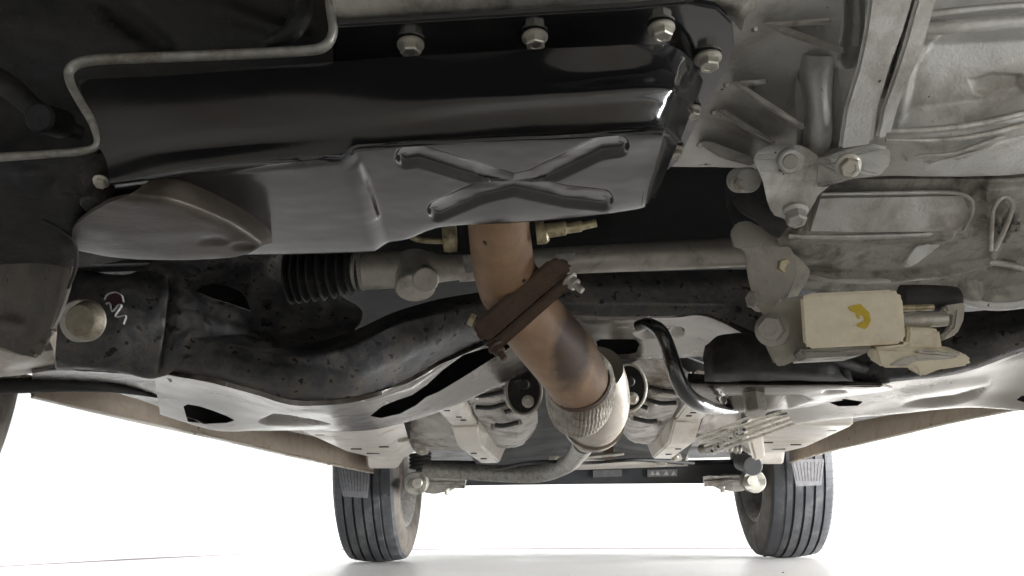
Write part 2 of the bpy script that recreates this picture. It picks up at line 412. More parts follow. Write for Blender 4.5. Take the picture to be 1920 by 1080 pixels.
# unseen dark liner, added to darken the engine bay and its reflections
vs = [(-.70, -.22, .345), (.90, -.22, .345), (.90, -.24, .72), (-.70, -.24, .72), (.90, .30, .78), (-.70, .30, .78), (.90, .95, .84), (-.70, .95, .84), (-.70, .95, .42), (.90, .95, .42)]
fs = [(0, 1, 2, 3), (3, 2, 4, 5), (5, 4, 6, 7)]
vs2 = [(x, y-(.01 if z < .73 else 0), z+(.01 if z > .71 else 0)) for x, y, z in vs]
me = mesh('bay_shade_liner', vs+vs2, fs+[tuple(i+10 for i in f[::-1]) for f in fs]); link('bay_shade_liner', me, DARK, car, smooth=False)
for x0, x1 in ((-.71, -.70), (.90, .91)): boxw('inner_wing', (x0, -.2, .42), (x1, .95, .70), DARK, car, 0)
boxw('bay_shade_slab', (-.35, -.16, .37), (.55, -.12, .70), ENGINE, car)  # unseen dark slab, added to dim the engine bay
# ---- oil pan
pan = sheet('oil_pan', [
    [(148, 150, .375), (330, 140, .375), (600, 118, .375), (850, 100, .38), (1100, 88, .38), (1240, 84, .385), (1292, 108, .40), (1318, 150, .43)],
    [(160, 215, .372), (330, 200, .372), (610, 178, .372), (850, 152, .375), (1100, 140, .38), (1245, 135, .385), (1290, 150, .41), (1312, 172, .44)],
    [(178, 262, .371), (335, 245, .371), (630, 218, .371), (850, 190, .372), (1050, 174, .375), (1238, 164, .380), (1280, 178, .40), (1300, 196, .45)],
    [(200, 300, .3715), (340, 280, .3715), (655, 250, .3712), (850, 224, .373), (1050, 208, .376), (1235, 196, .382), (1268, 206, .41), (1290, 226, .46)],
    [(210, 326, .3695), (345, 310, .3695), (660, 275, .3695), (850, 260, .371), (1050, 252, .373), (1220, 240, .380), (1254, 244, .41), (1276, 263, .47)],
    [(212, 332, -.286), (348, 316, -.286), (664, 281, -.286), (850, 266, -.286), (1050, 257, -.286), (1218, 246, -.286), (1250, 248, -.287), (1272, 266, -.300)],
    [(215, 370, -.286), (362, 358, -.286), (674, 325, -.286), (850, 318, -.286), (1040, 310, -.286), (1208, 296, -.286), (1236, 296, -.287), (1256, 305, -.302)],
    [(225, 425, -.286), (382, 418, -.286), (704, 398, -.286), (850, 372, -.286), (1030, 362, -.286), (1195, 348, -.286), (1220, 345, -.287), (1238, 348, -.303)],
    [(235, 456, -.286), (410, 458, -.286), (718, 448, -.286), (830, 420, -.286), (1010, 409, -.286), (1188, 388, -.286), (1211, 378, -.288), (1227, 368, -.303)],
    [(240, 460, -.289), (415, 463, -.289), (724, 454, -.289), (830, 425, -.289), (1010, 414, -.289), (1189, 393, -.289), (1213, 382, -.291), (1229, 371, -.306)],
    [(240, 446, -.304), (415, 448, -.304), (724, 438, -.304), (830, 412, -.304), (1010, 402, -.304), (1189, 382, -.304), (1213, 372, -.306), (1229, 362, -.318)],
], PAN, car, n=([10, 24, 70, 90, 90, 24, 12], [6, 6, 8, 8, 5, 36, 40, 34, 4, 6]), thick=.002, up=True, rough=.00025, feats=[
    ('press', [[(762, 296), (785, 292), (960, 346), (1060, 368), (1130, 376)], [(1160, 274), (1125, 278), (1000, 338), (900, 362), (822, 396)]], 46, .0032),
    ('pocket', [(655, 262), (690, 330), (738, 500), (730, 560), (100, 560), (100, 300), (345, 296)], -.0052, 26),
    ('groove', [(672, 305), (690, 350), (706, 400)], 9, -.0012, 6),
])
part('oil_pan', pan)
pan_bulge = sheet('sump_bulge', [
    [(300, 306, -.290), (350, 312, -.290), (405, 330, -.290), (460, 362, -.290), (502, 396, -.289), (520, 430, -.288), (518, 452, -.287)],
    [(292, 325, -.284), (345, 332, -.284), (400, 354, -.284), (450, 384, -.283), (488, 412, -.282), (508, 438, -.281), (510, 455, -.280)],
    [(262, 352, -.270), (325, 360, -.270), (385, 382, -.270), (436, 408, -.269), (470, 428, -.269), (493, 446, -.269), (499, 458, -.269)],
    [(235, 368, -.2645), (310, 374, -.2645), (372, 394, -.2645), (424, 418, -.2645), (458, 436, -.2645), (484, 452, -.2645), (492, 461, -.2645)],
    [(190, 388, -.2625), (290, 394, -.2625), (350, 410, -.2625), (405, 432, -.2625), (445, 448, -.2625), (472, 460, -.2625), (483, 466, -.2625)],
    [(138, 428, -.2615), (240, 436, -.2615), (310, 446, -.2615), (370, 458, -.2615), (420, 467, -.2615), (454, 472, -.2615), (470, 473, -.2615)],
    [(140, 468, -.2615), (200, 479, -.2615), (270, 485, -.2615), (340, 487, -.2615), (395, 486, -.2625), (438, 481, -.2625), (462, 476, -.264)],
    [(150, 462, -.270), (200, 474, -.270), (270, 480, -.270), (340, 482, -.270), (395, 480, -.270), (440, 475, -.270), (465, 469, -.270)],
], BULGE, pan, n=(8, 8), thick=.002, rough=.0005, feats=[('dome', (400, 452), (30, 8), .0012), ('dome', (455, 462), (24, 8), .0012)])

# flange of the pan and its bolts
slab('pan_flange', [(625, 50, -.352), (900, 33, -.352), (1180, 16, -.352), (1290, 6, -.352), (1345, 16, -.352), (1374, 44, -.352), (1378, 88, -.352), (1352, 150, -.352), (1302, 240, -.352), (1270, 306, -.352),
      (1252, 320, -.352), (1232, 316, -.352), (1240, 260, -.352), (1260, 200, -.352), (1262, 150, -.352), (1200, 118, -.352), (900, 130, -.352), (625, 150, -.352)], (0, 0, .004), PAN, pan, bevel=.001)
for (u, v, d, r) in [(770, 84, -.350, 22), (1003, 70, -.350, 21), (1240, 54, -.350, 22), (1327, 110, -.350, 22), (1297, 207, -.350, 15), (1265, 282, -.350, 14)]:
    bolt(pan, u, v, d, r, ZINC, axis=(.05, -.12, -1), h=.95)
# grey rim of the upper pan that steps round the block
tube('rim', [(-60, 300, .372), (0, 295, .372), (90, 289, .372), (150, 284, .372), (182, 272, .372), (176, 235, .372), (150, 190, .372), (132, 155, .372), (132, 130, .372), (165, 114, .372), (260, 109, .372), (420, 103, .372), (560, 96, .372), (606, 88, .372), (624, 62, .372), (620, 20, .372), (612, -40, .372)],
     [11, 11, 10, 10, 9, 10, 11, 11, 12, 13, 13, 13, 13, 13, 12, 12, 12], RIMM, pan, seg=16, n=8, sy=.8)
part('rim', C.scene.objects['rim'])
# upper cast ledge above the flange
ledge = sheet('crankcase_ledge', [
    [(600, -60, .36), (900, -60, .36), (1200, -60, .365), (1400, -60, .37), (1480, -60, .38)],
    [(628, 20, .372), (900, 0, .375), (1200, -12, .38), (1360, -14, .39), (1440, -10, .40)],
    [(632, 40, .38), (900, 22, .382), (1200, 4, .388), (1352, 4, .395), (1400, 30, .41)],
    [(632, 50, .40), (900, 34, .40), (1200, 16, .405), (1345, 20, .41), (1390, 60, .43)]], ALU_D, car, n=(6, 4), thick=.004)
# engine block and its front details
block = sheet('engine_block', [
    [(-80, -80, .43), (150, -80, .43), (400, -80, .43), (640, -80, .43)],
    [(-80, 60, .44), (150, 60, .44), (400, 60, .44), (650, 50, .44)],
    [(-80, 180, .45), (150, 180, .45), (400, 180, .45), (650, 160, .45)],
    [(-80, 330, .45), (150, 330, .45), (400, 300, .46), (650, 260, .46)]], ENGINE, car, n=(16, 12), thick=.01, rough=.003, feats=[
        ('groove', [(200, 0), (300, 80)], 40, .008, 12), ('groove', [(420, 20), (560, 70)], 30, -.006, 12)])
tube('hose', [(-40, 130, .40), (20, 165, .40), (60, 200, .405), (110, 235, .41), (150, 250, .42)], [26, 25, 22, 20, 16], ENGINE, block, seg=18)
cyl('pulley', 115, 232, .40, 30, .02, (0, -1, -.3), ENGINE, block)
tube('coolant_pipe', [(560, -40, .41), (565, 20, .41), (545, 60, .41), (500, 80, .415)], [26, 24, 20, 12], ENGINE, block, seg=16)

# timing cover and lower left casing
tcov = sheet('timing_cover', [
    [(-60, 300, .378), (80, 298, .378), (170, 290, .378), (240, 290, .385), (330, 296, .40)],
    [(-60, 340, .385), (80, 338, .385), (170, 335, .386), (240, 335, .40), (330, 330, .42)],
    [(-60, 400, .40), (60, 395, .40), (150, 392, .40), (240, 380, .42), (330, 370, .44)],
    [(-60, 460, .42), (60, 440, .42), (130, 450, .43), (220, 430, .46), (330, 420, .46)],
    [(-60, 500, .45), (60, 495, .45), (140, 500, .46), (220, 490, .49), (330, 470, .50)]], ENGINE, car, n=(14, 8), thick=.006, rough=.0015, feats=[
        ('dome', (195, 330), (42, 36), -.006), ('dome', (250, 355), (50, 30), .012), ('groove', [(110, 350), (160, 360), (210, 395)], 14, -.003, 5), ('dome', (60, 330), (40, 20), -.003)])
cyl('drain_boss', 190, 348, .385, 26, .014, (0, -.4, -1), ENGINE, tcov)
bolt(tcov, 190, 340, .374, 13, STEEL, axis=(0, -.5, -1), h=.8)
bolt(tcov, 262, 298, .378, 11, ENGINE, axis=(0, -.8, -1), h=.8)
tube('oil_line', [(80, 412, .40), (115, 432, .405), (140, 455, .41), (142, 500, .42), (128, 540, .43)], [3, 4, 4, 4, 3], ENGINE, tcov, seg=10)

# left shield plate beside the wheel arch
shield = sheet('splash_shield', [
    [(-60, 385, .50), (0, 395, .49), (60, 415, .48), (120, 440, .47), (138, 462, .47)],
    [(-60, 440, .50), (0, 450, .49), (60, 460, .48), (118, 475, .47), (136, 495, .47)],
    [(-60, 540, .50), (0, 545, .49), (50, 550, .48), (100, 560, .47), (121, 565, .47)],
    [(-60, 610, .50), (0, 615, .49), (40, 625, .48), (82, 632, .47), (92, 630, .47)],
    [(-60, 635, .50), (0, 652, .49), (30, 662, .48), (58, 668, .47), (68, 660, .47)]], M('dusty_plastic_shield', (.09, .08, .066), .6, 0, dirt=(.14, .122, .10), amt=.5, scale=16, bump=.4, speck=.25, speck_scale=90), car, n=(10, 10), thick=.003, rough=.0015,
    feats=[('pocket', [(-80, 380), (30, 380), (50, 430), (10, 470), (-80, 470)], .02, 30), ('dome', (10, 610), (35, 18), -.004)])
part('splash_shield', shield)

# ---- subframe
SUB = SUBP
sub = sheet('subframe', [
    [(300, 585, .80), (400, 612, .81), (480, 632, .82), (560, 640, .84), (650, 625, .87), (740, 585, .90), (820, 562, .92), (900, 548, .94), (980, 540, .95), (1060, 535, .95)],
    [(318, 616, .775), (400, 636, .785), (480, 654, .795), (560, 661, .81), (650, 645, .84), (740, 606, .87), (820, 582, .89), (900, 566, .91), (980, 556, .92), (1060, 552, .92)],
    [(310, 628, .77), (400, 650, .78), (480, 668, .79), (560, 676, .80), (650, 662, .83), (740, 622, .865), (820, 600, .885), (900, 582, .905), (980, 570, .92), (1060, 566, .92)],
    [(300, 670, .775), (400, 690, .78), (480, 708, .785), (560, 722, .80), (660, 715, .83), (750, 680, .865), (825, 645, .89), (900, 615, .91), (980, 592, .925), (1060, 586, .93)],
    [(290, 694, .79), (400, 712, .795), (480, 734, .81), (560, 754, .825), (670, 746, .86), (758, 716, .90), (828, 676, .925), (903, 640, .94), (985, 606, .95), (1065, 597, .95)],
    [(290, 697, .796), (399, 716, .80), (480, 738, .815), (560, 758, .83), (671, 750, .865), (760, 720, .905), (830, 680, .93), (905, 644, .945), (986, 609, .955), (1066, 600, .955)],
    [(292, 725, .90), (400, 745, .90), (480, 765, .92), (560, 782, .94), (682, 778, .98), (775, 752, 1.02), (850, 715, 1.04), (925, 680, 1.06), (998, 648, 1.05), (1075, 636, 1.05)],
    [(300, 775, 1.03), (400, 804, 1.06), (480, 806, 1.10), (570, 806, 1.14), (690, 806, 1.17), (790, 782, 1.17), (870, 752, 1.16), (940, 718, 1.15), (1005, 690, 1.14), (1080, 677, 1.12)],
    [(300, 770, 1.05), (400, 799, 1.08), (480, 801, 1.12), (570, 801, 1.16), (690, 801, 1.19), (790, 777, 1.19), (870, 747, 1.18), (940, 713, 1.17), (1005, 685, 1.16), (1080, 672, 1.14)],
], SUB, car, n=(36, 18), thick=.0025, band=(4, DIRTY), up=True,  rough=.0004, feats=[
    ('pocket', [(484, 790), (515, 776), (545, 780), (600, 790), (618, 795), (560, 798), (500, 796)], .012, 5),
    ('groove', [(330, 652), (480, 690), (600, 700)], 16, .002, 8),
    ('groove', [(688, 750), (770, 722), (845, 672), (905, 640)], 6, -.003, 4),
])
sub['grid'] = 'subframe'
for pl in ([(694, 780), (716, 762), (745, 750), (772, 741), (800, 722), (830, 694), (868, 666), (905, 654), (960, 644), (955, 652), (905, 684), (862, 711), (822, 735), (800, 744), (780, 760), (750, 776), (715, 784)],
           [(344, 762), (352, 758), (375, 762), (402, 771), (425, 780), (440, 788), (425, 793), (385, 795), (352, 791)]):
    opening(sub, pl, sub)
tube('lip', [(676, 752, .868), (762, 718, .906), (800, 700, .918), (830, 678, .932), (905, 641, .944), (985, 607, .955)], 2.0, ALU_L, sub, seg=8)
tube('seam', [(322, 620, .775), (400, 641, .785), (480, 658, .795), (560, 666, .81), (650, 650, .84), (740, 610, .87), (820, 586, .89), (905, 568, .91)], [4, 5, 5, 5, 4, 3.5, 3, 2.5], M('dusty_seam', (.16, .14, .11), .7, dirt=(.07, .06, .05), amt=.4, scale=60), sub, seg=8, sy=.6)
for u, v, d in ((505, 716, .812), (620, 706, .822), (352, 668, .775)): cyl('drain_hole', u, v, d-.002, 4, .003, (0, -1, -.4), RUBBER, sub, seg=12)
# upper plate of the subframe at the left, with rack cut out
plate = sheet('subframe_tower', [
    [(130, 502, .76), (230, 514, .78), (300, 488, .80), (400, 482, .84), (500, 478, .87), (580, 476, .90)],
    [(122, 520, .74), (230, 520, .76), (320, 520, .79), (400, 520, .83), (500, 520, .86), (590, 530, .90)],
    [(112, 580, .73), (220, 580, .74), (318, 575, .77), (400, 560, .81), (500, 560, .85), (640, 556, .90)],
    [(106, 640, .735), (215, 640, .74), (312, 625, .765), (400, 625, .79), (500, 630, .84), (680, 590, .90)],
    [(105, 685, .75), (210, 688, .75), (300, 700, .77), (395, 648, .785), (500, 664, .81), (640, 650, .86)],
    [(105, 694, .77), (210, 696, .77), (298, 706, .79), (395, 660, .80), (500, 672, .83), (640, 662, .88)]], DIRTY, sub, n=(14, 10), thick=.003, rough=.0022, feats=[
        ('groove', [(322, 520), (318, 600), (300, 700)], 10, .005, 4), ('dome', (497, 569), (6, 6), .02), ('dome', (499, 603), (7, 6), .02),
        ('groove', [(330, 590), (430, 615), (520, 650)], 18, -.004, 8)])
plate['grid'] = 'subframe_tower'
opening(plate, [(366, 546), (382, 536), (400, 531), (425, 536), (450, 546), (462, 560), (470, 584), (440, 573), (400, 560)], plate, .05)
# big mounting bolt, marker strokes
cyl('mount_washer', 163, 601, .725, 41, .012, (-.1, -1, -.25), STEEL, sub)
cyl('mount_bolt', 163, 601, .714, 38, .010, (-.1, -1, -.25), M('dusty_bolt', (.32, .28, .21), .5, .4, dirt=(.2, .17, .12), amt=.4, scale=50, bump=.5), sub, r2=32)
d0 = .722
tube('marker_stroke', [(196, 562, d0), (202, 552, d0), (216, 548, d0), (228, 554, d0), (232, 566, d0)], 3.0, WHITE_MARK, sub, seg=6, sy=.5)
tube('marker_stroke', [(199, 570, d0), (206, 568, d0), (210, 584, d0), (222, 572, d0), (228, 574, d0), (216, 594, d0), (236, 592, d0), (232, 608, d0)], 3.8, WHITE_MARK, sub, seg=6, n=4, sy=.3)
slab('marker_patch', [(197, 560, d0+.001), (215, 550, d0+.001), (230, 560, d0+.001), (230, 575, d0+.001), (205, 572, d0+.001)], .0006, RED_MARK, sub, bevel=0)
# lower left: flat pale web reaching out to the control arm
web = sheet('subframe_web', [
    [(60, 700, .80), (108, 695, .80), (200, 698, .80), (296, 704, .82), (320, 716, .84)],
    [(62, 716, .88), (120, 715, .88), (205, 715, .88), (300, 722, .90), (330, 735, .92)],
    [(70, 725, .95), (150, 716, .95), (215, 728, .96), (305, 752, 1.0), (345, 772, 1.02)],
    [(80, 728, .99), (170, 720, .99), (225, 738, 1.0), (305, 765, 1.04), (350, 790, 1.06)]], SUB, sub, n=(12, 8), thick=.0025, rough=.0006, feats=[
        ('groove', [(272, 720), (340, 722)], 5, .004, 3), ('groove', [(320, 732), (405, 732)], 5, .004, 3)])
sheet('control_arm', [
    [(-80, 640, .74), (0, 655, .74), (40, 668, .75), (70, 662, .76), (100, 655, .77)],
    [(-80, 675, .76), (0, 680, .76), (40, 684, .77), (70, 682, .78), (102, 680, .79)],
    [(-80, 715, .82), (0, 708, .82), (40, 702, .82), (70, 698, .83), (104, 694, .83)]], CREAM, car, n=(6, 6), thick=.01, rough=.001)
tube('stabiliser_bar', [(-60, 728, .86), (60, 722, .87), (170, 722, .89), (240, 732, .93), (300, 745, .98)], [14, 15, 13, 7, 2], RUBBER, car, seg=18)

# centre crossmember: dark front, pale under face
cross = sheet('crossmember', [
    [(1040, 505, .93), (1150, 510, .93), (1260, 508, .93), (1360, 505, .93), (1440, 505, .93)],
    [(1040, 530, .92), (1150, 535, .92), (1260, 535, .92), (1360, 532, .92), (1440, 530, .92)],
    [(1040, 556, .925), (1150, 558, .925), (1260, 558, .925), (1360, 560, .925), (1440, 565, .925)],
    [(1040, 590, .94), (1150, 594, .94), (1260, 592, .94), (1330, 590, .94), (1420, 625, .94)],
    [(1040, 601, .955), (1150, 603, .955), (1260, 601, .955), (1322, 599, .955), (1400, 635, .955)],
    [(1045, 636, 1.04), (1150, 638, 1.04), (1260, 636, 1.04), (1320, 634, 1.04), (1400, 655, 1.02)],
    [(1050, 676, 1.13), (1150, 674, 1.13), (1260, 671, 1.13), (1330, 668, 1.12), (1400, 680, 1.10)],
    [(1050, 671, 1.15), (1150, 669, 1.15), (1260, 666, 1.15), (1330, 663, 1.14), (1400, 676, 1.12)]], SUB, sub, n=(20, 12), thick=.0025, band=(3, DIRTY), up=True,  rough=.0003, feats=[
        ('groove', [(1050, 556), (1400, 560)], 18, -.004, 8), ('dome', (1215, 620), (22, 14), .01), ('dome', (1268, 622), (16, 8), .008)])
cross['grid'] = 'crossmember'
opening(cross, [(1118, 640), (1126, 636), (1192, 636), (1199, 645), (1193, 661), (1180, 664), (1124, 666)], cross)

# right arm of the subframe
sub_r = sheet('subframe_arm', [
    [(1420, 590, .93), (1560, 560, .92), (1700, 580, .90), (1800, 585, .87), (1900, 575, .84), (1990, 560, .82)],
    [(1425, 640, .92), (1560, 635, .90), (1700, 640, .88), (1800, 635, .85), (1900, 620, .82), (1990, 595, .80)],
    [(1430, 690, .92), (1560, 700, .90), (1680, 702, .88), (1790, 690, .86), (1900, 655, .83), (1990, 625, .81)],
    [(1440, 712, .94), (1570, 722, .92), (1690, 714, .90), (1800, 700, .88), (1905, 664, .85), (1990, 635, .83)],
    [(1450, 735, .98), (1580, 738, .97), (1690, 728, .95), (1800, 716, .92), (1905, 685, .89), (1990, 660, .87)],
    [(1470, 765, 1.08), (1590, 762, 1.06), (1690, 752, 1.04), (1800, 742, 1.0), (1905, 730, .96), (1990, 725, .93)],
    [(1490, 796, 1.17), (1560, 786, 1.15), (1680, 776, 1.12), (1800, 764, 1.07), (1905, 768, 1.0), (1990, 780, .97)],
    [(1490, 790, 1.19), (1560, 780, 1.17), (1680, 770, 1.14), (1800, 758, 1.09), (1905, 762, 1.02), (1990, 774, .99)]], SUB, sub, n=(20, 12), thick=.0025, band=(3, DIRTY), up=True,  rough=.0003, feats=[
        ('pocket', [(1690, 760), (1730, 748), (1790, 742), (1850, 725), (1830, 745), (1790, 758), (1740, 764)], .012, 6),
        ('groove', [(1700, 740), (1850, 715)], 14, -.003, 8)])

sub_r['grid'] = 'subframe_arm'
for pl in ([(1550, 753), (1565, 749), (1585, 748), (1618, 753), (1608, 761), (1572, 762)], [(1906, 750), (1914, 743), (1930, 740), (1950, 744), (1950, 752), (1925, 756)]):
    opening(sub_r, pl, sub_r)
# ---- steering rack
rack = tube('steering_rack', [(860, 505, .80), (1000, 492, .80), (1150, 484, .80), (1300, 477, .80), (1440, 470, .80)], [25, 26, 27, 28, 29], STEEL, car, seg=28)
tube('rack_housing', [(660, 508, .80), (672, 508, .80), (740, 506, .80), (800, 503, .80), (835, 503, .80), (890, 500, .80)], [32, 36, 36, 33, 26, 22], STEEL, rack, seg=28)
cyl('pinion_housing', 778, 492, .80, 38, .034, (.1, -.5, -1), STEEL, rack)
cyl('pinion_cap', 797, 520, .765, 25, .014, (.2, -1, -.5), STEEL, rack)
def bel(t, a): return 1+.16*math.sin(t*2*math.pi*8.5)
tube('rack_boot', [(540, 520, .80), (580, 517, .80), (630, 513, .80), (678, 510, .80)], [46, 45, 42, 34], RUBBER, rack, seg=28, n=24, ripple=bel)
tube('boot_clamp', [(668, 508, .80), (682, 507, .80)], [39, 39], ALU_D, rack, seg=28)
tube('hydraulic_line', [(755, 432, .74), (780, 448, .75), (820, 452, .76), (850, 450, .765)], 6, YZINC, rack, seg=10)
tube('line_fitting', [(842, 425, .76), (844, 450, .76), (845, 470, .765)], [16, 16, 14], YZINC, rack, seg=6)
slab('rack_label', [(1040, 478, .776), (1078, 474, .776), (1074, 490, .776), (1045, 494, .776)], .0008, LABEL, rack, bevel=0)
slab('rack_label', [(868, 480, .776), (886, 478, .776), (888, 510, .776), (872, 512, .776)], .0008, LABEL, rack, bevel=0)

# ---- oxygen sensor
tube('oxygen_sensor', [(1005, 436, .60), (1022, 434, .60), (1024, 433, .60), (1060, 428, .60), (1062, 428, .60), (1090, 424, .60), (1092, 424, .60), (1118, 418, .60)], [24, 24, 15, 14, 11, 11, 8, 8], YZINC, car, seg=14, n=2)

# ---- exhaust
exh = tube('exhaust_pipe', [(932, 330, .56), (934, 400, .58), (938, 450, .61), (947, 510, .65), (972, 568, .69), (1012, 618, .735), (1048, 660, .78), (1074, 698, .82), (1086, 722, .845)],
           [60, 60, 60, 60, 62, 64, 64, 60, 56], RUST, car, seg=40, n=10)
# clamp flange seen edge on
rd = P(985, 570, .7)-np.array([0, 0, CAM_H]); rd /= np.linalg.norm(rd)
slab('pipe_flange', [(886, 606, .635), (1030, 486, .635), (1050, 482, .635), (1070, 492, .635), (1074, 504, .635), (924, 634, .635), (906, 642, .635), (890, 626, .635)], rd*.11, RUST_D, exh, bevel=.003)
slab('pipe_flange', [(906, 644, .637), (926, 636, .637), (1064, 516, .637), (1078, 514, .637), (1080, 530, .637), (944, 650, .637), (926, 658, .637)], rd*.10, RUST_D, exh, bevel=.002)
bolt(exh, 1068, 526, .64, 14, STEEL, axis=(.75, -.3, -.75), kind='stud', h=1.1)
bolt(exh, 930, 650, .64, 13, RUST_D, axis=(.6, -.3, -.9), kind='stud', h=1.1)
bolt(exh, 890, 602, .64, 13, YZINC, axis=(-.75, -.1, .35), kind='hex', h=.8)
def braid(t, a): return 1+.028*abs(math.sin(a*27))+.02*math.sin(t*40)
for c0, c1, r_ in (((958, 538, .672), (962, 546, .677), 64.5), ((1084, 712, .835), (1086, 719, .842), 59)):
    tube('weld_bead', [c0, c1], [r_, r_], RUST_D, exh, seg=60, n=4, ripple=lambda t, a: 1+.008*math.sin(a*34))
flex = tube('flex_joint', [(1080, 690, .835), (1088, 712, .85), (1088, 735, .87), (1086, 755, .90), (1084, 768, .93)], [52, 61, 62, 58, 51], BRAID, exh, seg=220, n=10, ripple=braid)
tube('muffler_pipe', [(1118, 690, 1.00), (1118, 730, 1.04), (1117, 765, 1.10), (1112, 790, 1.16), (1104, 812, 1.24), (1098, 828, 1.32)], [50, 60, 60, 50, 34, 20], MUFF, exh, seg=40, n=8)
tube('muffler_seam', [(1113, 786, 1.15), (1111, 793, 1.165)], [58, 55], MUFF, exh, seg=40)
tube('tail_pipe', [(1096, 828, 1.3), (1082, 852, 1.8), (1060, 872, 2.2), (1010, 888, 2.5), (940, 888, 2.6), (860, 884, 2.65), (800, 880, 2.7)], [22, 17, 16, 16, 15, 14, 14], RIMM, exh, seg=20, n=8)
slab('hanger', [(1132, 830, 2.0), (1150, 830, 2.0), (1150, 862, 2.0), (1132, 862, 2.0)], .01, RUST_D, exh)
tube('hanger_rod', [(1090, 858, 2.0), (1170, 850, 2.0)], 3.5, STEEL, exh, seg=8)

# ---- gearbox case
gb = sheet('gearbox_case', [
    [(1230, -60, .44), (1400, -60, .44), (1560, -60, .44), (1700, -60, .43), (1850, -60, .43), (1990, -60, .43)],
    [(1250, 40, .46), (1400, 40, .46), (1560, 40, .46), (1700, 40, .45), (1850, 40, .45), (1990, 40, .45)],
    [(1258, 150, .50), (1400, 150, .50), (1560, 150, .49), (1700, 150, .47), (1850, 150, .47), (1990, 150, .47)],
    [(1262, 240, .55), (1400, 240, .54), (1550, 240, .53), (1700, 240, .50), (1850, 240, .50), (1990, 230, .50)],
    [(1240, 312, .60), (1390, 315, .60), (1540, 330, .58), (1700, 330, .56), (1850, 330, .56), (1990, 320, .56)]], ALU, car, n=(34, 26), thick=.006, rough=.0005, feats=[
        ('groove', [(1700, 62), (1920, 55), (2000, 50)], 34, -.006, 8),
        ('pocket', [(1760, 62), (2010, 50), (2010, 205), (1840, 215), (1690, 232), (1715, 120)], .008, 14),
        ('groove', [(1712, -40), (1712, 0), (1690, 70), (1655, 180)], 8, .008, 3),
        ('groove', [(1660, 240), (1800, 232), (1990, 195)], 20, -.006, 7),
        ('groove', [(1700, 292), (1800, 280), (1880, 250), (1990, 220)], 10, -.004, 4),
        ('groove', [(1740, 300), (1840, 272), (1920, 245)], 7, -.003, 3),
        ('groove', [(1604, -20), (1600, 60), (1590, 110)], 26, .02, 8), ('pocket', [(1830, 160), (1870, 146), (1930, 150), (1930, 190), (1880, 200), (1840, 190)], .004, 10)])
lower = sheet('gearbox_housing', [
    [(1430, 322, .60), (1560, 335, .59), (1700, 335, .58), (1850, 335, .58), (1990, 330, .58)],
    [(1440, 352, .60), (1560, 360, .60), (1700, 360, .59), (1850, 358, .59), (1990, 350, .59)],
    [(1450, 410, .62), (1560, 415, .62), (1700, 412, .62), (1850, 410, .62), (1990, 400, .62)],
    [(1455, 442, .63), (1560, 444, .63), (1700, 442, .63), (1850, 440, .63), (1990, 430, .63)],
    [(1470, 480, .66), (1560, 485, .66), (1700, 485, .66), (1850, 480, .66), (1990, 480, .66)],
    [(1490, 510, .69), (1560, 520, .69), (1700, 522, .69), (1850, 525, .69), (1990, 520, .69)],
    [(1500, 540, .72), (1560, 552, .72), (1700, 560, .72), (1850, 572, .72), (1990, 565, .72)],
    [(1500, 530, .75), (1560, 540, .75), (1700, 545, .75), (1850, 555, .75), (1990, 550, .75)]], ALU_D, gb, n=(36, 16), thick=.005, rough=.0009, feats=[
        ('pocket', [(1530, 368), (1800, 362), (1822, 375), (1815, 420), (1800, 436), (1480, 440)], -.006, 6),
        ('groove', [(1480, 442), (1650, 446), (1780, 438)], 12, -.006, 4),
        ('groove', [(1858, 470), (1866, 385), (1884, 368), (1898, 385), (1862, 472)], 12, -.006, 4),
        ('groove', [(1490, 515), (1640, 522), (1760, 510), (1850, 490), (1920, 500)], 12, -.005, 5),
        ('groove', [(1840, 560), (1990, 540)], 20, -.008, 6), ('dome', (1880, 500), (30, 14), .012), ('dome', (1820, 540), (24, 14), -.012),
        ('pocket', [(1836, 340), (1990, 340), (1990, 430), (1850, 445)], -.005, 8)])
# pale smears are flat cast pads
sheet('case_pad', [[(1538, 372, .587), (1680, 370, .587), (1805, 368, .587)], [(1530, 400, .597), (1680, 400, .597), (1815, 398, .597)], [(1520, 434, .608), (1680, 435, .608), (1795, 431, .608)]], ALU, gb, n=(12, 8), thick=.004, rough=.0008,
      feats=[('pocket', [(1752, 398), (1792, 388), (1785, 425), (1748, 428)], -.002, 4)])
slab('tag_plate', [(1716, 462, .64), (1738, 455, .64), (1765, 458, .64), (1722, 492, .645), (1706, 500, .645), (1694, 496, .645), (1700, 484, .645)], .004, ALU, gb, bevel=.001)
# bell housing flanges, ribs
def rib(p, hgt, name='rib', m=None): 
    return slab(name, p, (0, .02, .02), m or ALU_L, gb, bevel=.0012)
def strap(name, sec, mat, dp=.03):
    pts = [(a[0], a[2], a[4]) for a in sec]+[(a[1], a[3], a[4]) for a in sec[::-1]]
    r_ = P(*pts[2])-np.array([0, 0, CAM_H]); r_ /= np.linalg.norm(r_)
    return slab(name, pts, r_*dp, mat, gb, bevel=.0022)
strap('bell_flange', [(1642, 1738, -60, -60, .40), (1628, 1710, 0, 0, .404), (1620, 1692, 60, 60, .408), (1606, 1668, 127, 125, .42), (1582, 1645, 207, 202, .445), (1572, 1637, 280, 270, .47)], ALU)
strap('case_flange', [(1746, 1776, -60, -60, .403), (1716, 1754, 0, 0, .406), (1688, 1727, 100, 100, .418), (1671, 1704, 150, 150, .43), (1652, 1682, 207, 204, .447), (1641, 1668, 262, 254, .467)], ALU)
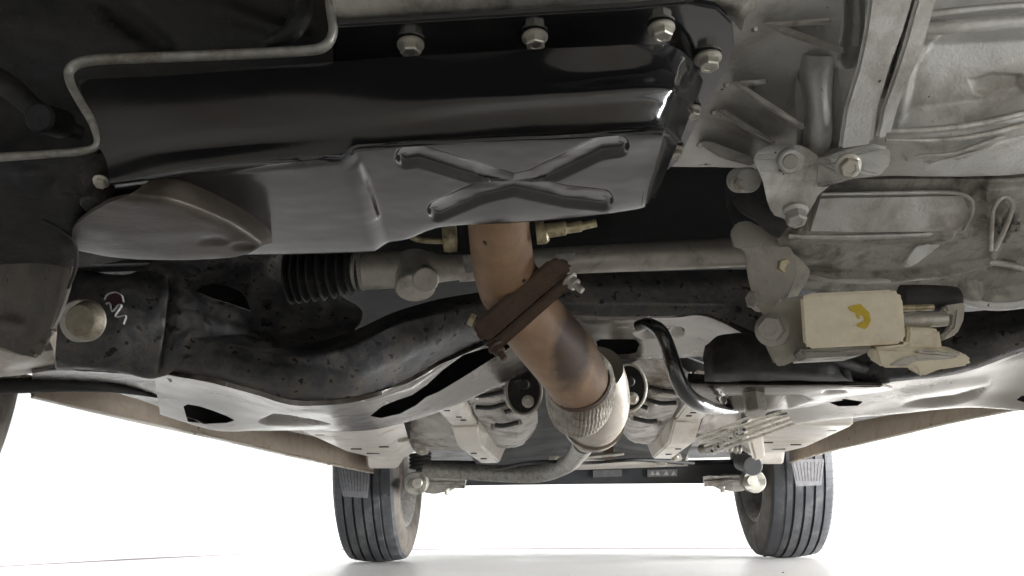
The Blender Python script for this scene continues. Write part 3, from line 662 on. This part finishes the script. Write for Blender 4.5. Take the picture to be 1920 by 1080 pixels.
for pts in ([(1428, 44, .45), (1470, 48, .45), (1586, 92, .445), (1582, 104, .445), (1470, 66, .45)],
            [(1428, 43, .455), (1560, 34, .45), (1560, 44, .45), (1450, 52, .455)],
            [(1368, 154, .49), (1384, 152, .49), (1512, 236, .485), (1506, 246, .485), (1420, 192, .49)],
            [(1368, 154, .495), (1440, 148, .49), (1440, 158, .49), (1390, 162, .495)],
            [(1344, 208, .53), (1358, 204, .53), (1458, 268, .52), (1450, 278, .52), (1390, 240, .53)],
            [(1306, 268, .56), (1330, 264, .56), (1420, 298, .55), (1410, 312, .55), (1350, 296, .56)]):
    rd = P(*pts[1])-np.array([0, 0, CAM_H]); rd = rd/np.linalg.norm(rd)
    slab('rib', [(u, v, d-.011) for u, v, d in pts], rd*.06, ALU_L, gb, bevel=.0012)
for u, v, d in ((1413, 56, .45), (1360, 160, .49), (1336, 212, .53), (1310, 272, .555)):
    cyl('ejector_mark', u, v, d, 5, .006, (0, -1, -.5), ALU_L, gb, seg=14)
sheet('rib_column', [[(1496, 96, .485), (1515, 104, .474), (1552, 106, .474), (1572, 104, .485)], [(1500, 160, .492), (1518, 165, .478), (1550, 168, .478), (1566, 170, .492)],
                     [(1506, 230, .505), (1522, 235, .49), (1552, 240, .49), (1562, 240, .505)], [(1500, 300, .53), (1518, 300, .512), (1548, 300, .512), (1556, 300, .53)]], ALU, gb, n=(8, 8), thick=.02, rough=.0006)
# lug with bolts at the corner of the housing
_r = P(1490, 340, .5)-np.array([0, 0, CAM_H]); _r /= np.linalg.norm(_r)
slab('lug', [(1412, 300, .505), (1422, 282, .505), (1450, 270, .505), (1500, 272, .50), (1530, 290, .50), (1562, 320, .505), (1556, 348, .51), (1534, 366, .51), (1514, 402, .515), (1484, 410, .515), (1452, 404, .515), (1438, 376, .51), (1430, 340, .505)], _r*.05, ALU, gb, bevel=.004, smoothpts=2)
cyl('boss', 1480, 300, .502, 25, .006, (0, -1, -.6), ALU, gb)
cyl('recess_shade', 1480, 302, .4985, 15, .003, (0, -1, -.6), ALU_D, gb)  # darker disc stands in for the shade of a recess
for nm, pts, r in (('ridge', [(1478, 442, .622), (1560, 443, .622), (1680, 441, .622), (1780, 436, .622)], [5, 6, 7, 4]),
                   ('ridge', [(1490, 512, .685), (1560, 524, .685), (1660, 525, .685), (1760, 515, .685), (1850, 492, .665), (1930, 505, .66)], [4, 5, 5, 6, 6, 5]),
                   ('ridge', [(1858, 470, .608), (1860, 420, .597), (1864, 388, .591), (1882, 369, .589), (1898, 384, .591), (1886, 425, .597), (1866, 470, .608)], [4, 4, 4, 5, 5, 5, 4]),
                   ('ridge', [(1540, 364, .584), (1660, 362, .584), (1780, 361, .584), (1818, 372, .584), (1822, 400, .592), (1806, 432, .604)], [3, 4, 4, 4, 4, 3]),
                   ('ridge', [(1655, 246, .488), (1740, 243, .485), (1830, 232, .485), (1990, 196, .485)], [6, 7, 7, 6]),
                   ('ridge', [(1660, 262, .49), (1760, 262, .49), (1850, 250, .49), (1990, 214, .49)], [4, 5, 5, 5]),
                   ('ridge', [(1716, 292, .515), (1790, 286, .512), (1860, 262, .505), (1990, 222, .50)], [2, 4, 4, 4]),
                   ('ridge', [(1748, 304, .52), (1830, 284, .515), (1910, 254, .51)], [2, 3, 2]),
                   ('ridge', [(1728, 54, .440), (1850, 44, .438), (1990, 34, .438)], [14, 16, 16]),
                   ('ridge', [(1730, 28, .434), (1850, 14, .432), (1990, 6, .432)], [8, 7, 8]),
                   ('ridge', [(1800, 560, .705), (1870, 572, .705), (1990, 556, .705)], [9, 11, 11])):
    tube(nm, [(a, b_, c_+.001) for a, b_, c_ in pts], r, ALU_L if len(pts) == 4 else ALU, gb, seg=12)
slab('lug_plate', [(1530, 300, .50), (1570, 284, .49), (1640, 270, .49), (1668, 276, .49), (1672, 306, .49), (1650, 330, .495), (1600, 336, .495), (1545, 352, .50), (1528, 350, .51)], (0, .02, .01), ALU, gb, bevel=.003)
bolt(gb, 1590, 312, .483, 20, ZINC, axis=(0, -1, -.8), h=.8)
bolt(gb, 1490, 396, .515, 20, ALU_L, axis=(0, -.35, -1), h=1.3)
cyl('boss', 1384, 338, .575, 24, .02, (.2, -1, -.4), ALU, gb)
bolt(gb, 1384, 345, .56, 13, ZINC, axis=(.3, -1, -.4), h=.8)
tube('harness', [(1385, 370, .60), (1400, 385, .60), (1430, 400, .60), (1450, 420, .60), (1470, 435, .60)], [14, 18, 20, 20, 16], RUBBER, gb, seg=12)
tube('wire', [(1360, 350, .61), (1366, 390, .61), (1376, 420, .61)], 2.5, RUBBER, gb, seg=8)
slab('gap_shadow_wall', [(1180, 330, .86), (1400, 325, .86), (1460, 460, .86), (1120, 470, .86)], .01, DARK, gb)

def ray(u, v, n_):
    r_ = P(u, v, .6)-np.array([0, 0, CAM_H]); return r_/np.linalg.norm(r_)*n_
# ---- mount bracket, tan damper block
brk = slab('mount_bracket', [(1368, 436, .648), (1380, 418, .648), (1402, 413, .648), (1440, 432, .648), (1478, 458, .645), (1492, 482, .645), (1494, 512, .645), (1480, 545, .645), (1456, 570, .645), (1452, 600, .645), (1436, 600, .645), (1412, 560, .648), (1402, 520, .648), (1394, 468, .648), (1374, 462, .648)], ray(1440, 500, .007), GALV, car, bevel=.0012)
slab('side_tab', [(1480, 470, .65), (1502, 486, .655), (1520, 508, .66), (1512, 530, .66), (1492, 560, .66), (1474, 562, .65), (1494, 512, .65)], ray(1500, 510, .01), GALV, brk, bevel=.002)
bolt(brk, 1466, 500, .65, 15, YZINC, axis=(.3, -1, -.2), h=.8, kind='flange')
bolt(brk, 1424, 562, .655, 18, STEEL, axis=(-1, -.6, -.1), h=1.1)
slab('lower_tab', [(1420, 615, .63), (1432, 592, .63), (1452, 570, .63), (1478, 558, .63), (1514, 552, .63), (1516, 655, .63), (1500, 672, .63), (1466, 688, .63), (1452, 684, .63), (1436, 650, .63)], ray(1470, 620, .007), GALV, brk, bevel=.0015)
bolt(brk, 1448, 618, .628, 25, STEEL, axis=(-.45, -1, -.1), h=.75)
blk = slab('damper_block', [(1500, 556, .60), (1520, 550, .60), (1672, 543, .60), (1686, 548, .60), (1692, 560, .60), (1698, 636, .60), (1690, 645, .60), (1516, 654, .60), (1506, 648, .60)], ray(1600, 600, .055), TAN, brk, bevel=.004)
_d = [(1590, 576), (1600, 572), (1614, 570), (1620, 577), (1630, 586), (1633, 600), (1628, 612), (1621, 617), (1612, 613), (1606, 611), (1612, 606), (1621, 602), (1620, 594), (1614, 588), (1612, 598), (1608, 596), (1604, 586), (1595, 582)]
slab('yellow_dab', [(a, b, .5992) for a, b in _d], .001, YELLOW, blk, bevel=0)
slab('block_foot', [(1498, 655, .605), (1640, 648, .605), (1630, 658, .605), (1620, 666, .61), (1510, 672, .61)], (.003, .05, .005), ALU_D, brk, bevel=.002)
slab('lower_bracket', [(1640, 652, .60), (1700, 646, .60), (1704, 614, .605), (1762, 618, .605), (1768, 656, .605), (1808, 662, .60), (1824, 676, .60), (1816, 686, .60), (1760, 694, .60), (1732, 706, .60), (1722, 704, .60), (1716, 690, .60), (1656, 690, .60), (1648, 684, .60)], (.004, .03, .01), TAN, brk, bevel=.003)
slab('bracket_lip', [(1668, 684, .598), (1690, 672, .598), (1720, 664, .598), (1800, 666, .598), (1790, 672, .598), (1720, 676, .598), (1700, 686, .598)], .006, STEEL, brk, bevel=.0015)
slab('bracket_lip', [(1716, 660, .597), (1730, 654, .597), (1806, 660, .597), (1800, 667, .597)], .006, STEEL, brk, bevel=.0015)
tube('stud', [(1690, 602, .62), (1730, 600, .62), (1774, 598, .62)], [14, 14, 13], STEEL, brk, seg=18, n=12, ripple=lambda t, a: 1+.05*math.sin(t*160))
tube('stud', [(1690, 578, .63), (1750, 576, .63)], [6, 6], YZINC, brk, seg=10)
tube('mount_bush', [(1690, 560, .66), (1740, 560, .66), (1790, 562, .66), (1800, 562, .66)], [26, 26, 24, 14], RUBBER, brk, seg=24)
slab('hook_bracket', [(1772, 572, .64), (1812, 566, .64), (1808, 600, .64), (1796, 626, .64), (1772, 636, .64), (1768, 628, .64), (1786, 612, .64), (1790, 585, .64), (1774, 588, .64)], .012, GALV, brk, bevel=.002)

# ---- roll mount behind the bracket
rm = sheet('torque_mount', [
    [(1322, 648, .86), (1355, 628, .83), (1440, 620, .82), (1520, 618, .82), (1560, 640, .84)],
    [(1318, 670, .85), (1350, 660, .82), (1440, 652, .81), (1530, 652, .81), (1570, 680, .83)],
    [(1320, 700, .85), (1350, 698, .82), (1440, 695, .81), (1530, 698, .81), (1580, 705, .83)],
    [(1322, 715, .87), (1350, 716, .85), (1440, 714, .84), (1540, 714, .84), (1600, 715, .85)]], RUBBER, car, n=(10, 8), thick=.01, rough=.001)
tube('mount_stem', [(1480, 640, .80), (1510, 655, .81), (1560, 672, .83), (1620, 690, .86)], [10, 12, 13, 10], RUBBER, rm, seg=16)
tray = sheet('mount_tray', [
    [(1290, 700, .90), (1360, 705, .88), (1460, 710, .87), (1560, 712, .87), (1650, 716, .88)],
    [(1288, 722, .89), (1360, 724, .87), (1460, 724, .86), (1560, 724, .86), (1655, 724, .87)],
    [(1290, 742, .92), (1360, 744, .90), (1460, 742, .89), (1560, 738, .90), (1670, 732, .92)],
    [(1310, 768, .96), (1370, 770, .95), (1440, 768, .95), (1500, 758, .97), (1580, 745, .99)],
    [(1320, 772, .99), (1370, 774, .98), (1440, 772, .98), (1500, 764, 1.0), (1580, 750, 1.02)]], SUB, sub, n=(16, 12), thick=.003, rough=.0006, feats=[
        ('pocket', [(1345, 745), (1400, 742), (1500, 742), (1515, 752), (1480, 765), (1360, 768)], .012, 8), ('groove', [(1550, 736), (1580, 735)], 5, .004, 3)])
cyl('mount_nut', 1412, 738, .885, 21, .022, (0, -.3, -1), STEEL, tray, seg=6)
# bent brake or heat pipe rod
tube('bent_rod', [(1196, 612, .86), (1215, 608, .85), (1238, 622, .84), (1254, 655, .84), (1266, 695, .84), (1284, 735, .85), (1312, 757, .87), (1350, 768, .92), (1380, 772, .96)], [11, 12, 14, 14, 15, 15, 14, 9, 4], BLACK, car, seg=20, n=8)

# ---- tunnel, rails, bushes further back
def prism(name, rings, mat, parent, bevel=.003):
    """box-like rail: a list of 4-point sections (u, v, depth)"""
    vs = [P(*p) for r in rings for p in r]; k = len(rings[0]); fs = [tuple(range(k))[::-1], tuple((len(rings)-1)*k+i for i in range(k))]
    for i in range(len(rings)-1):
        for j in range(k): a, b = i*k+j, i*k+(j+1) % k; fs.append((a, b, b+k, a+k))
    me = mesh(name, vs, fs); fix_normals(me)
    if bevel:
        bm = bmesh.new(); bm.from_mesh(me); bmesh.ops.bevel(bm, geom=[e for e in bm.edges if e.calc_face_angle(0) > .3], offset=bevel, segments=2, affect='EDGES'); bm.to_mesh(me); bm.free()
    return link(name, me, mat, parent)
def railbox(name, x0, x1, y0, y1, z0, z1, mat, parent, bevel=.006, taper=0):
    return boxw(name, (x0, y0, z0), (x1, y1, z1), mat, parent, bevel)
def Xat(u, Y): return float(P(u, 800, Y)[0])
def Zat(u, v, Y): return float(P(u, v, Y)[2])
tunnel = sheet('tunnel_shield', [
    [(820, 700, 1.35), (940, 660, 1.3), (1080, 640, 1.3), (1220, 650, 1.3), (1340, 690, 1.35)],
    [(850, 780, 1.6), (960, 740, 1.6), (1080, 720, 1.6), (1200, 730, 1.6), (1320, 780, 1.6)],
    [(880, 850, 2.3), (980, 830, 2.3), (1080, 820, 2.3), (1180, 830, 2.3), (1290, 850, 2.3)],
    [(900, 880, 3.0), (1000, 876, 3.0), (1080, 874, 3.0), (1180, 874, 3.0), (1280, 876, 3.0)]], DARK, car, n=(8, 8), thick=.003)
for side, sg in (('l', -1), ('r', 1)):
    mir = (lambda u: u) if sg < 0 else (lambda u: 2160-u)
    dv = 0 if sg < 0 else -8
    # front box rail (hollow nose section), pale under face with drain holes
    r = prism('chassis_rail', [
        [(mir(802), 752+dv, 1.25), (mir(852), 738+dv, 1.25), (mir(856), 700+dv, 1.25), (mir(800), 712+dv, 1.25)],
        [(mir(846), 798+dv, 1.55), (mir(894), 795+dv, 1.55), (mir(900), 752+dv, 1.55), (mir(842), 756+dv, 1.55)]], CREAM, car)
    r2 = prism('rail_step', [
        [(mir(846), 800+dv, 1.55), (mir(896), 798+dv, 1.55), (mir(902), 740+dv, 1.55), (mir(842), 750+dv, 1.55)],
        [(mir(858), 838+dv, 1.62), (mir(906), 840+dv, 1.62), (mir(918), 770+dv, 1.62), (mir(852), 770+dv, 1.62)],
        [(mir(900), 868+dv, 2.05), (mir(936), 868+dv, 2.05), (mir(952), 830+dv, 2.05), (mir(895), 830+dv, 2.05)]], CREAM, r)
    for (u, v, d) in ((826, 752, 1.24), (838, 768, 1.33), (860, 780, 1.42), (868, 786, 1.48), (888, 848, 1.75), (906, 858, 1.9)):
        tube('slot', [(mir(u-5), v+dv+2, d), (mir(u+6), v+dv+2, d)], 2.2, RUBBER, r, seg=8, sy=.5)
    # corrugated shield between rail and tunnel
    cs = sheet('corrugated_shield', [
        [(mir(860), 715+dv, 1.3), (mir(900), 690+dv, 1.3), (mir(950), 680+dv, 1.3), (mir(1000), 700+dv, 1.35)],
        [(mir(880), 755+dv, 1.4), (mir(915), 750+dv, 1.4), (mir(960), 755+dv, 1.4), (mir(1005), 750+dv, 1.45)],
        [(mir(905), 800+dv, 1.6), (mir(935), 808+dv, 1.6), (mir(975), 812+dv, 1.6), (mir(1008), 790+dv, 1.6)],
        [(mir(925), 835+dv, 1.9), (mir(945), 840+dv, 1.9), (mir(975), 835+dv, 1.9), (mir(1000), 812+dv, 1.8)],
        [(mir(925), 805+dv, 2.0), (mir(945), 810+dv, 2.0), (mir(975), 805+dv, 2.0), (mir(1000), 800+dv, 1.9)]], SHIELD, car, n=(22, 16), thick=.003, rough=.002, feats=[
            ('groove', [(mir(872), 741+dv), (mir(912), 741+dv), (mir(948), 732+dv)], 8, .03, 3), ('groove', [(mir(890), 762+dv), (mir(930), 762+dv), (mir(952), 755+dv)], 8, .03, 3),
            ('groove', [(mir(944), 772+dv), (mir(966), 765+dv)], 12, .02, 3), ('groove', [(mir(922), 800+dv), (mir(975), 792+dv)], 5, .02, 2)])
    for q0, q1, q2, dd in (((874, 741), (905, 742), (944, 734), 1.34), ((892, 763), (920, 764), (948, 757), 1.38), ((946, 773), (955, 770), (967, 765), 1.40), ((928, 797), (945, 798), (972, 792), 1.50)):
        tube('slot_shade', [(mir(q0[0]), q0[1]+dv, dd), (mir(q1[0]), q1[1]+dv, dd), (mir(q2[0]), q2[1]+dv, dd)], 4.2, RUBBER, cs, seg=8)  # dark bars laid on the skin stand in for shade in the slots
    # round rear bush carrier of the subframe
    cu, cv = mir(982), 733+dv+(2 if sg > 0 else 0)
    def ringpts(rx, ry, d, cx=0, cy=0): return [(cu+cx+rx*math.cos(t), cv+cy+ry*math.sin(t), d) for t in np.linspace(0, 2*math.pi, 33)[:-1]]
    ci = slab('bush_carrier', ringpts(33, 44, 1.18), (0, .03, .004), RUBBER, car, bevel=.002)
    rim_ = link('bush_rim', tube_mesh('bush_rim', np.array([P(*p) for p in ringpts(33, 44, 1.178)+ringpts(33, 44, 1.178)[:1]]), .0022, seg=8, raw=True, caps=False), STEEL, ci)
    slab('bush_slot', [(cu-20, cv-22, 1.176), (cu-4, cv-24, 1.176), (cu+2, cv-10, 1.176), (cu-10, cv+4, 1.176)], .004, BLACK, ci, bevel=.001)
    cyl('bush_stop', cu+2, cv-12, 1.17, 9, .012, (0, -1, -.2), RUBBER, ci)
    bolt(ci, cu+8, cv+20, 1.17, 9, STEEL, axis=(0, -1, -.2), h=.5)
    # outrigger and crossrail at the rear of the floor
    floor_rail = prism('sill_rail', [
        [(mir(560), 806+dv, 1.35), (mir(700), 806+dv, 1.35), (mir(760), 790+dv, 1.35), (mir(560), 780+dv, 1.35)],
        [(mir(648), 846+dv, 2.0), (mir(745), 850+dv, 2.0), (mir(770), 830+dv, 2.0), (mir(640), 820+dv, 2.0)],
        [(mir(690), 856+dv, 2.35), (mir(760), 858+dv, 2.35), (mir(778), 845+dv, 2.35), (mir(680), 836+dv, 2.35)]], CREAM, car)
    for (u, v, d, wd) in ((640, 826, 1.62, 14), (668, 842, 1.85, 10), (720, 838, 1.75, 9), (700, 850, 2.05, 12), (600, 815, 1.45, 8), (735, 846, 1.95, 7)):
        tube('slot', [(mir(u-wd), v+dv, d), (mir(u+wd), v+dv, d)], 2.2, RUBBER, floor_rail, seg=8, sy=.5)
    prism('rail_end', [
        [(mir(690), 856+dv, 2.35), (mir(758), 856+dv, 2.35), (mir(770), 836+dv, 2.35), (mir(686), 836+dv, 2.35)],
        [(mir(692), 878+dv, 2.42), (mir(744), 878+dv, 2.42), (mir(764), 850+dv, 2.42), (mir(688), 850+dv, 2.42)],
        [(mir(694), 878+dv, 2.6), (mir(742), 878+dv, 2.6), (mir(764), 850+dv, 2.6), (mir(688), 850+dv, 2.6)]], CREAM, floor_rail)
    sheet('floor_rib', [[(mir(770), 770+dv, 1.7), (mir(810), 772+dv, 1.7), (mir(850), 776+dv, 1.7)], [(mir(770), 805+dv, 1.9), (mir(815), 808+dv, 1.9), (mir(862), 812+dv, 1.9)], [(mir(765), 845+dv, 2.4), (mir(820), 845+dv, 2.4), (mir(880), 845+dv, 2.4)]], SHIELD, car, n=(10, 14), thick=.003,
          feats=[('groove', [(mir(770), 815+dv), (mir(860), 812+dv)], 10, .02, 4), ('groove', [(mir(770), 832+dv), (mir(870), 828+dv)], 8, .02, 4), ('groove', [(mir(770), 795+dv), (mir(850), 793+dv)], 8, -.02, 4)])

# sills
def sill(name, pts_top, pts_bot):
    r0 = [(u, v-34*s, d) for (u, v, d), s in pts_top]; return r0
sill_l = sheet('sill', [
    [(40, 700, 1.00), (250, 740, 1.25), (420, 780, 1.55), (560, 812, 1.95), (700, 845, 2.7)],
    [(60, 728, .99), (250, 760, 1.24), (420, 792, 1.54), (560, 826, 1.94), (700, 858, 2.7)],
    [(64, 742, .985), (250, 785, 1.24), (420, 822, 1.54), (560, 855, 1.94), (700, 884, 2.7)],
    [(60, 744, .99), (250, 788, 1.245), (420, 825, 1.545), (560, 858, 1.945), (700, 886, 2.7)]], SILL, car, n=(14, 6), thick=.004, rough=.0012)
tube('pinch_weld', [(60, 744, .985), (250, 788, 1.24), (420, 825, 1.54), (560, 858, 1.94), (690, 885, 2.65)], [3, 3, 2.6, 2.2, 1.8], CREAM, sill_l, seg=8)
sill_r = sheet('sill', [
    [(1990, 715, 1.40), (1800, 750, 1.65), (1680, 775, 1.9), (1560, 800, 2.3), (1480, 820, 2.7)],
    [(1990, 735, 1.39), (1800, 765, 1.64), (1680, 790, 1.89), (1560, 815, 2.29), (1480, 835, 2.7)],
    [(1990, 752, 1.39), (1800, 788, 1.64), (1680, 816, 1.89), (1560, 844, 2.29), (1480, 864, 2.7)],
    [(1990, 754, 1.40), (1800, 790, 1.65), (1680, 818, 1.90), (1560, 846, 2.30), (1480, 866, 2.7)]], SILL, car, n=(14, 6), thick=.004, rough=.0012)
tube('pinch_weld', [(1990, 753, 1.39), (1800, 789, 1.64), (1680, 817, 1.89), (1560, 845, 2.29), (1490, 863, 2.65)], [3, 2.6, 2.3, 2, 1.8], CREAM, sill_r, seg=8)

# ---- rear axle
axle = prism('rear_axle_beam', [
    [(780, 912, 2.95), (780, 868, 2.95), (780, 862, 3.05), (780, 906, 3.05)],
    [(1100, 908, 2.95), (1100, 872, 2.95), (1100, 866, 3.05), (1100, 902, 3.05)],
    [(1420, 906, 2.95), (1420, 866, 2.95), (1420, 860, 3.05), (1420, 900, 3.05)]], DARK, car, bevel=.006)
sheet('spare_well', [[(1020, 862, 2.8), (1150, 856, 2.8), (1290, 850, 2.8)], [(1020, 874, 2.82), (1150, 870, 2.82), (1290, 866, 2.82)], [(1015, 883, 2.88), (1150, 879, 2.88), (1290, 874, 2.88)]], CREAM, car, n=(8, 4), thick=.01)
slab('axle_label', [(1112, 882, 2.94), (1166, 880, 2.94), (1166, 893, 2.94), (1112, 895, 2.94)], .002, M('faded_label', (.12, .12, .12), .6), axle, bevel=0)
slab('axle_label', [(1214, 881, 2.94), (1270, 880, 2.94), (1270, 893, 2.94), (1214, 894, 2.94)], .002, M('faded_label_dark', (.16, .155, .15), .6), axle, bevel=0)
for (a, b_) in ((1218, 10), (1228, 10), (1244, 11), (1258, 11)):
    slab('label_mark', [(a, 891, 2.938), (a+b_/2, 883, 2.938), (a+b_, 891, 2.938)], .001, LABEL, axle, bevel=0)
for sg in (-1, 1):
    mu = (lambda u: u) if sg < 0 else (lambda u: 2192-u)
    dv = 0 if sg < 0 else -4
    arm = sheet('trailing_arm', [[(mu(772), 896+dv, 2.85), (mu(820), 893+dv, 2.85), (mu(868), 898+dv, 2.85)], [(mu(768), 908+dv, 2.8), (mu(820), 906+dv, 2.8), (mu(872), 908+dv, 2.8)], [(mu(775), 920+dv, 2.9), (mu(820), 916+dv, 2.9), (mu(870), 915+dv, 2.9)]], SHIELD, axle, n=(8, 6), thick=.02, rough=.004)
    cyl('arm_bush', mu(784), 905+dv, 2.78, 20, .05, (0, -1, -.1), ALU_D, axle)
    cyl('bush_core', mu(784), 905+dv, 2.74, 9, .02, (0, -1, -.1), STEEL, axle)
    slab('spring_seat', [(mu(770), 912+dv, 2.82), (mu(800), 908+dv, 2.82), (mu(858), 912+dv, 2.82), (mu(842), 920+dv, 2.82), (mu(812), 926+dv, 2.82), (mu(798), 924+dv, 2.82)], .03, SHIELD, axle, bevel=.003)
    bolt(axle, mu(838), 918+dv, 2.82, 4, STEEL, axis=(0, -.2, -1), h=2)
    tubew('spring', [P(mu(788)+18*math.cos(t), 880+dv-14*t/12, 2.9+.05*math.sin(t)) for t in np.linspace(0, 25, 90)], .006, RUBBER, axle, raw=True, seg=8)
# pipes and cable clips at the right under the floor
for k in range(5):
    tube('brake_line', [(1490+k*2, 755+k*9, 1.22), (1424+k*1, 776+k*10, 1.30+k*.01), (1372, 796+k*10, 1.42), (1306+k*8, 822+k*7, 1.62)], [2.6, 2.8, 2.6, 2.2], ZINC if k % 2 else STEEL, car, seg=10)
for k in range(6):
    u, v, d = 1392-k*12, 806+k*8, 1.36+k*.04
    slab('line_clip', [(u-7, v-5, d), (u-1, v-9, d), (u+7, v-3, d), (u+5, v+5, d), (u-2, v+1, d), (u-5, v+7, d)], .008, ALU_L, car, bevel=.001)
    cyl('clip_pin', u+2, v-1, d-.004, 2.6, .006, (0, -1, -.2), RUBBER, car, seg=10)
slab('cable_guide', [(1398, 792, 1.5), (1428, 784, 1.5), (1436, 858, 1.5), (1416, 862, 1.5)], .02, CREAM, car, bevel=.003)
cyl('damper_body', 1392, 866, 2.3, 16, .12, (0, -1, -.15), DARK, car)
tube('fuel_hose', [(1315, 842, 2.2), (1350, 838, 2.1), (1390, 842, 2.1)], 7, SHIELD, car, seg=12, n=24, ripple=lambda t, a: 1+.3*math.sin(t*60))

for u, v, d in ((752, 822, 1.75), (790, 846, 2.2), (1268, 858, 2.2), (1040, 862, 2.6), (1240, 866, 2.6)):
    slab('floor_bracket', [(u-12, v-6, d), (u+8, v-8, d), (u+12, v+4, d), (u-2, v+7, d), (u-10, v+4, d)], .02, GALV, car, bevel=.002)
    bolt(car, u, v, d-.003, 3.2, ZINC, axis=(0, -1, -.3), h=.7)
tube('parking_cable', [(930, 880, 2.4), (1010, 866, 2.2), (1100, 868, 2.3), (1200, 862, 2.3), (1300, 868, 2.5)], 3, RUBBER, car, seg=8)
# ---- wheels
def lathe(name, prof, mat, seg=96):
    """profile (x across, r) turned about the X axis"""
    vs, fs = [], []; k = len(prof)
    for i in range(seg):
        a = 2*math.pi*i/seg
        for x, r in prof: vs.append((x, r*math.cos(a), r*math.sin(a)))
    for i in range(seg):
        for j in range(k-1): a, b = i*k+j, ((i+1) % seg)*k+j; fs.append((a, b, b+1, a+1))
    me = mesh(name, vs, fs); fix_normals(me); return me
def wheel(loc, sgn, rz=0, R=.33):
    """sgn: +1 when the car's inside is on +X"""
    W = .105
    tread = []
    gr = [-.062, -.031, 0, .031, .056]
    xs = sorted(set([-.088, -.080]+[g+e for g in gr for e in (-.004, -.0028, .0028, .004)]+[.080, .088]))
    for x in xs:
        y = R-.010*(x/.088)**2*1.0
        for g in gr:
            if abs(x-g) < .003: y -= .010 if g != .056 else .003
        tread.append((x*sgn, y))
    side_in = [(.096*sgn, R-.020), (.104*sgn, R-.045), (.107*sgn, R-.075), (.103*sgn, R-.098), (.094*sgn, R-.112), (.088*sgn, R-.118)]
    side_out = [(-x, r) for x, r in side_in]
    prof = side_out[::-1]+tread+side_in
    wh = bpy.data.objects.new('wheel', None); COL.objects.link(wh)
    wh.parent = car; wh.matrix_parent_inverse = Matrix.Translation(ROOT_LOC).inverted(); wh.location = loc; wh.rotation_euler = (0, 0, rz)
    def sub_(name, me, mat):
        o = link(name, me, mat); o.parent = wh; return o
    me = lathe('tyre', prof, None, 128); me.materials.append(TYRE); me.materials.append(TYRE_SIDE)
    kf = len(prof)-1
    t = sub_('tyre', me, TYRE)
    for i, p in enumerate(me.polygons):
        c = p.center; r = math.hypot(c[1], c[2])
        if abs(c[0]) > .090 and r < R-.028: p.material_index = 1
    rim_p = [(.090*sgn, R-.114), (.096*sgn, R-.120), (.090*sgn, R-.126), (.078*sgn, R-.132), (.070*sgn, R-.140), (.02*sgn, R-.150), (-.03*sgn, R-.155), (-.06*sgn, R-.16), (-.07*sgn, .08), (-.072*sgn, .0)]
    sub_('rim', lathe('rim', rim_p, None), ALU_L)
    sub_('brake_drum', lathe('drum', [(.06*sgn, 0), (.06*sgn, .10), (.052*sgn, .118), (-.02*sgn, .12), (-.05*sgn, .10)], None, 64), RUST_D)
    # sipes on the outer shoulder: short raised bars between cuts
    vs, fs = [], []
    for i in range(90):
        a = 2*math.pi*i/90
        for x0, x1 in ((.070, .091),):
            for s_ in (-1,):
                for da in (-.004, .004):
                    for x, r in ((x0*s_*sgn, R-.0058), (x1*s_*sgn, R-.0115), (x1*s_*sgn, R-.020), (x0*s_*sgn, R-.020)):
                        vs.append((x, (r+.0008)*math.cos(a+da), (r+.0008)*math.sin(a+da)))
                b = len(vs)-8; fs += [(b, b+1, b+5, b+4), (b+1, b+2, b+6, b+5)]
    s = sub_('sipes', mesh('sipes', vs, fs), RUBBER); s['kind'] = 'stuff'
    return wh
wheel((Xat(706, 3.1)+.018, 3.12, .33), 1)
wheel((Xat(1478, 3.1)-.048, 3.10, .33), -1)
wheel((-.762, .768, .33), 1, rad(2))
wheel((.965, .78, .33), -1, rad(3))
def flap(uv, d):
    (a, b, c, e) = uv
    f = slab('mud_flap', [(a[0], a[1], d), (b[0], b[1], d), (c[0], c[1], d), (e[0], e[1], d)], .006, FLAP, car, bevel=.002)
    for k in range(9):
        t = (k+.6)/9.2
        p0 = (a[0]+(b[0]-a[0])*t, a[1]+4, d); p1 = (e[0]+(c[0]-e[0])*t, e[1]-10, d)
        tube('flap_rib', [p0, p1], .5, RUBBER, f, seg=6)
flap(((632, 872), (694, 876), (689, 934), (642, 931)), 2.72)
flap(((1482, 862), (1546, 860), (1540, 910), (1492, 912)), 2.72)

slab('gap_backing', [(190, 480, 1.3), (300, 480, 1.3), (300, 530, 1.3), (190, 530, 1.3)], .01, CREAM, car)  # pale slab set behind the gap beside the pan
# small things on the floor
for (u, v, r) in ((1468, 1074, .002), (1434, 1044, .004)):
    p = PG(u, v); bm = bmesh.new(); bmesh.ops.create_icosphere(bm, subdivisions=2, radius=r)
    for q in bm.verts: q.co = Vector((q.co.x*1.4*(1+.2*random.random()), q.co.y, q.co.z*.6))
    me = bpy.data.meshes.new('pebble'); bm.to_mesh(me); bm.free()
    o = link('pebble', me, RUST_D); o.location = (p[0], p[1], r*.55)
    tag(o, 'tiny dark crumb lying alone on the pale floor' if r < .003 else 'small pale chip beside the base of the right rear tyre', 'pebble')
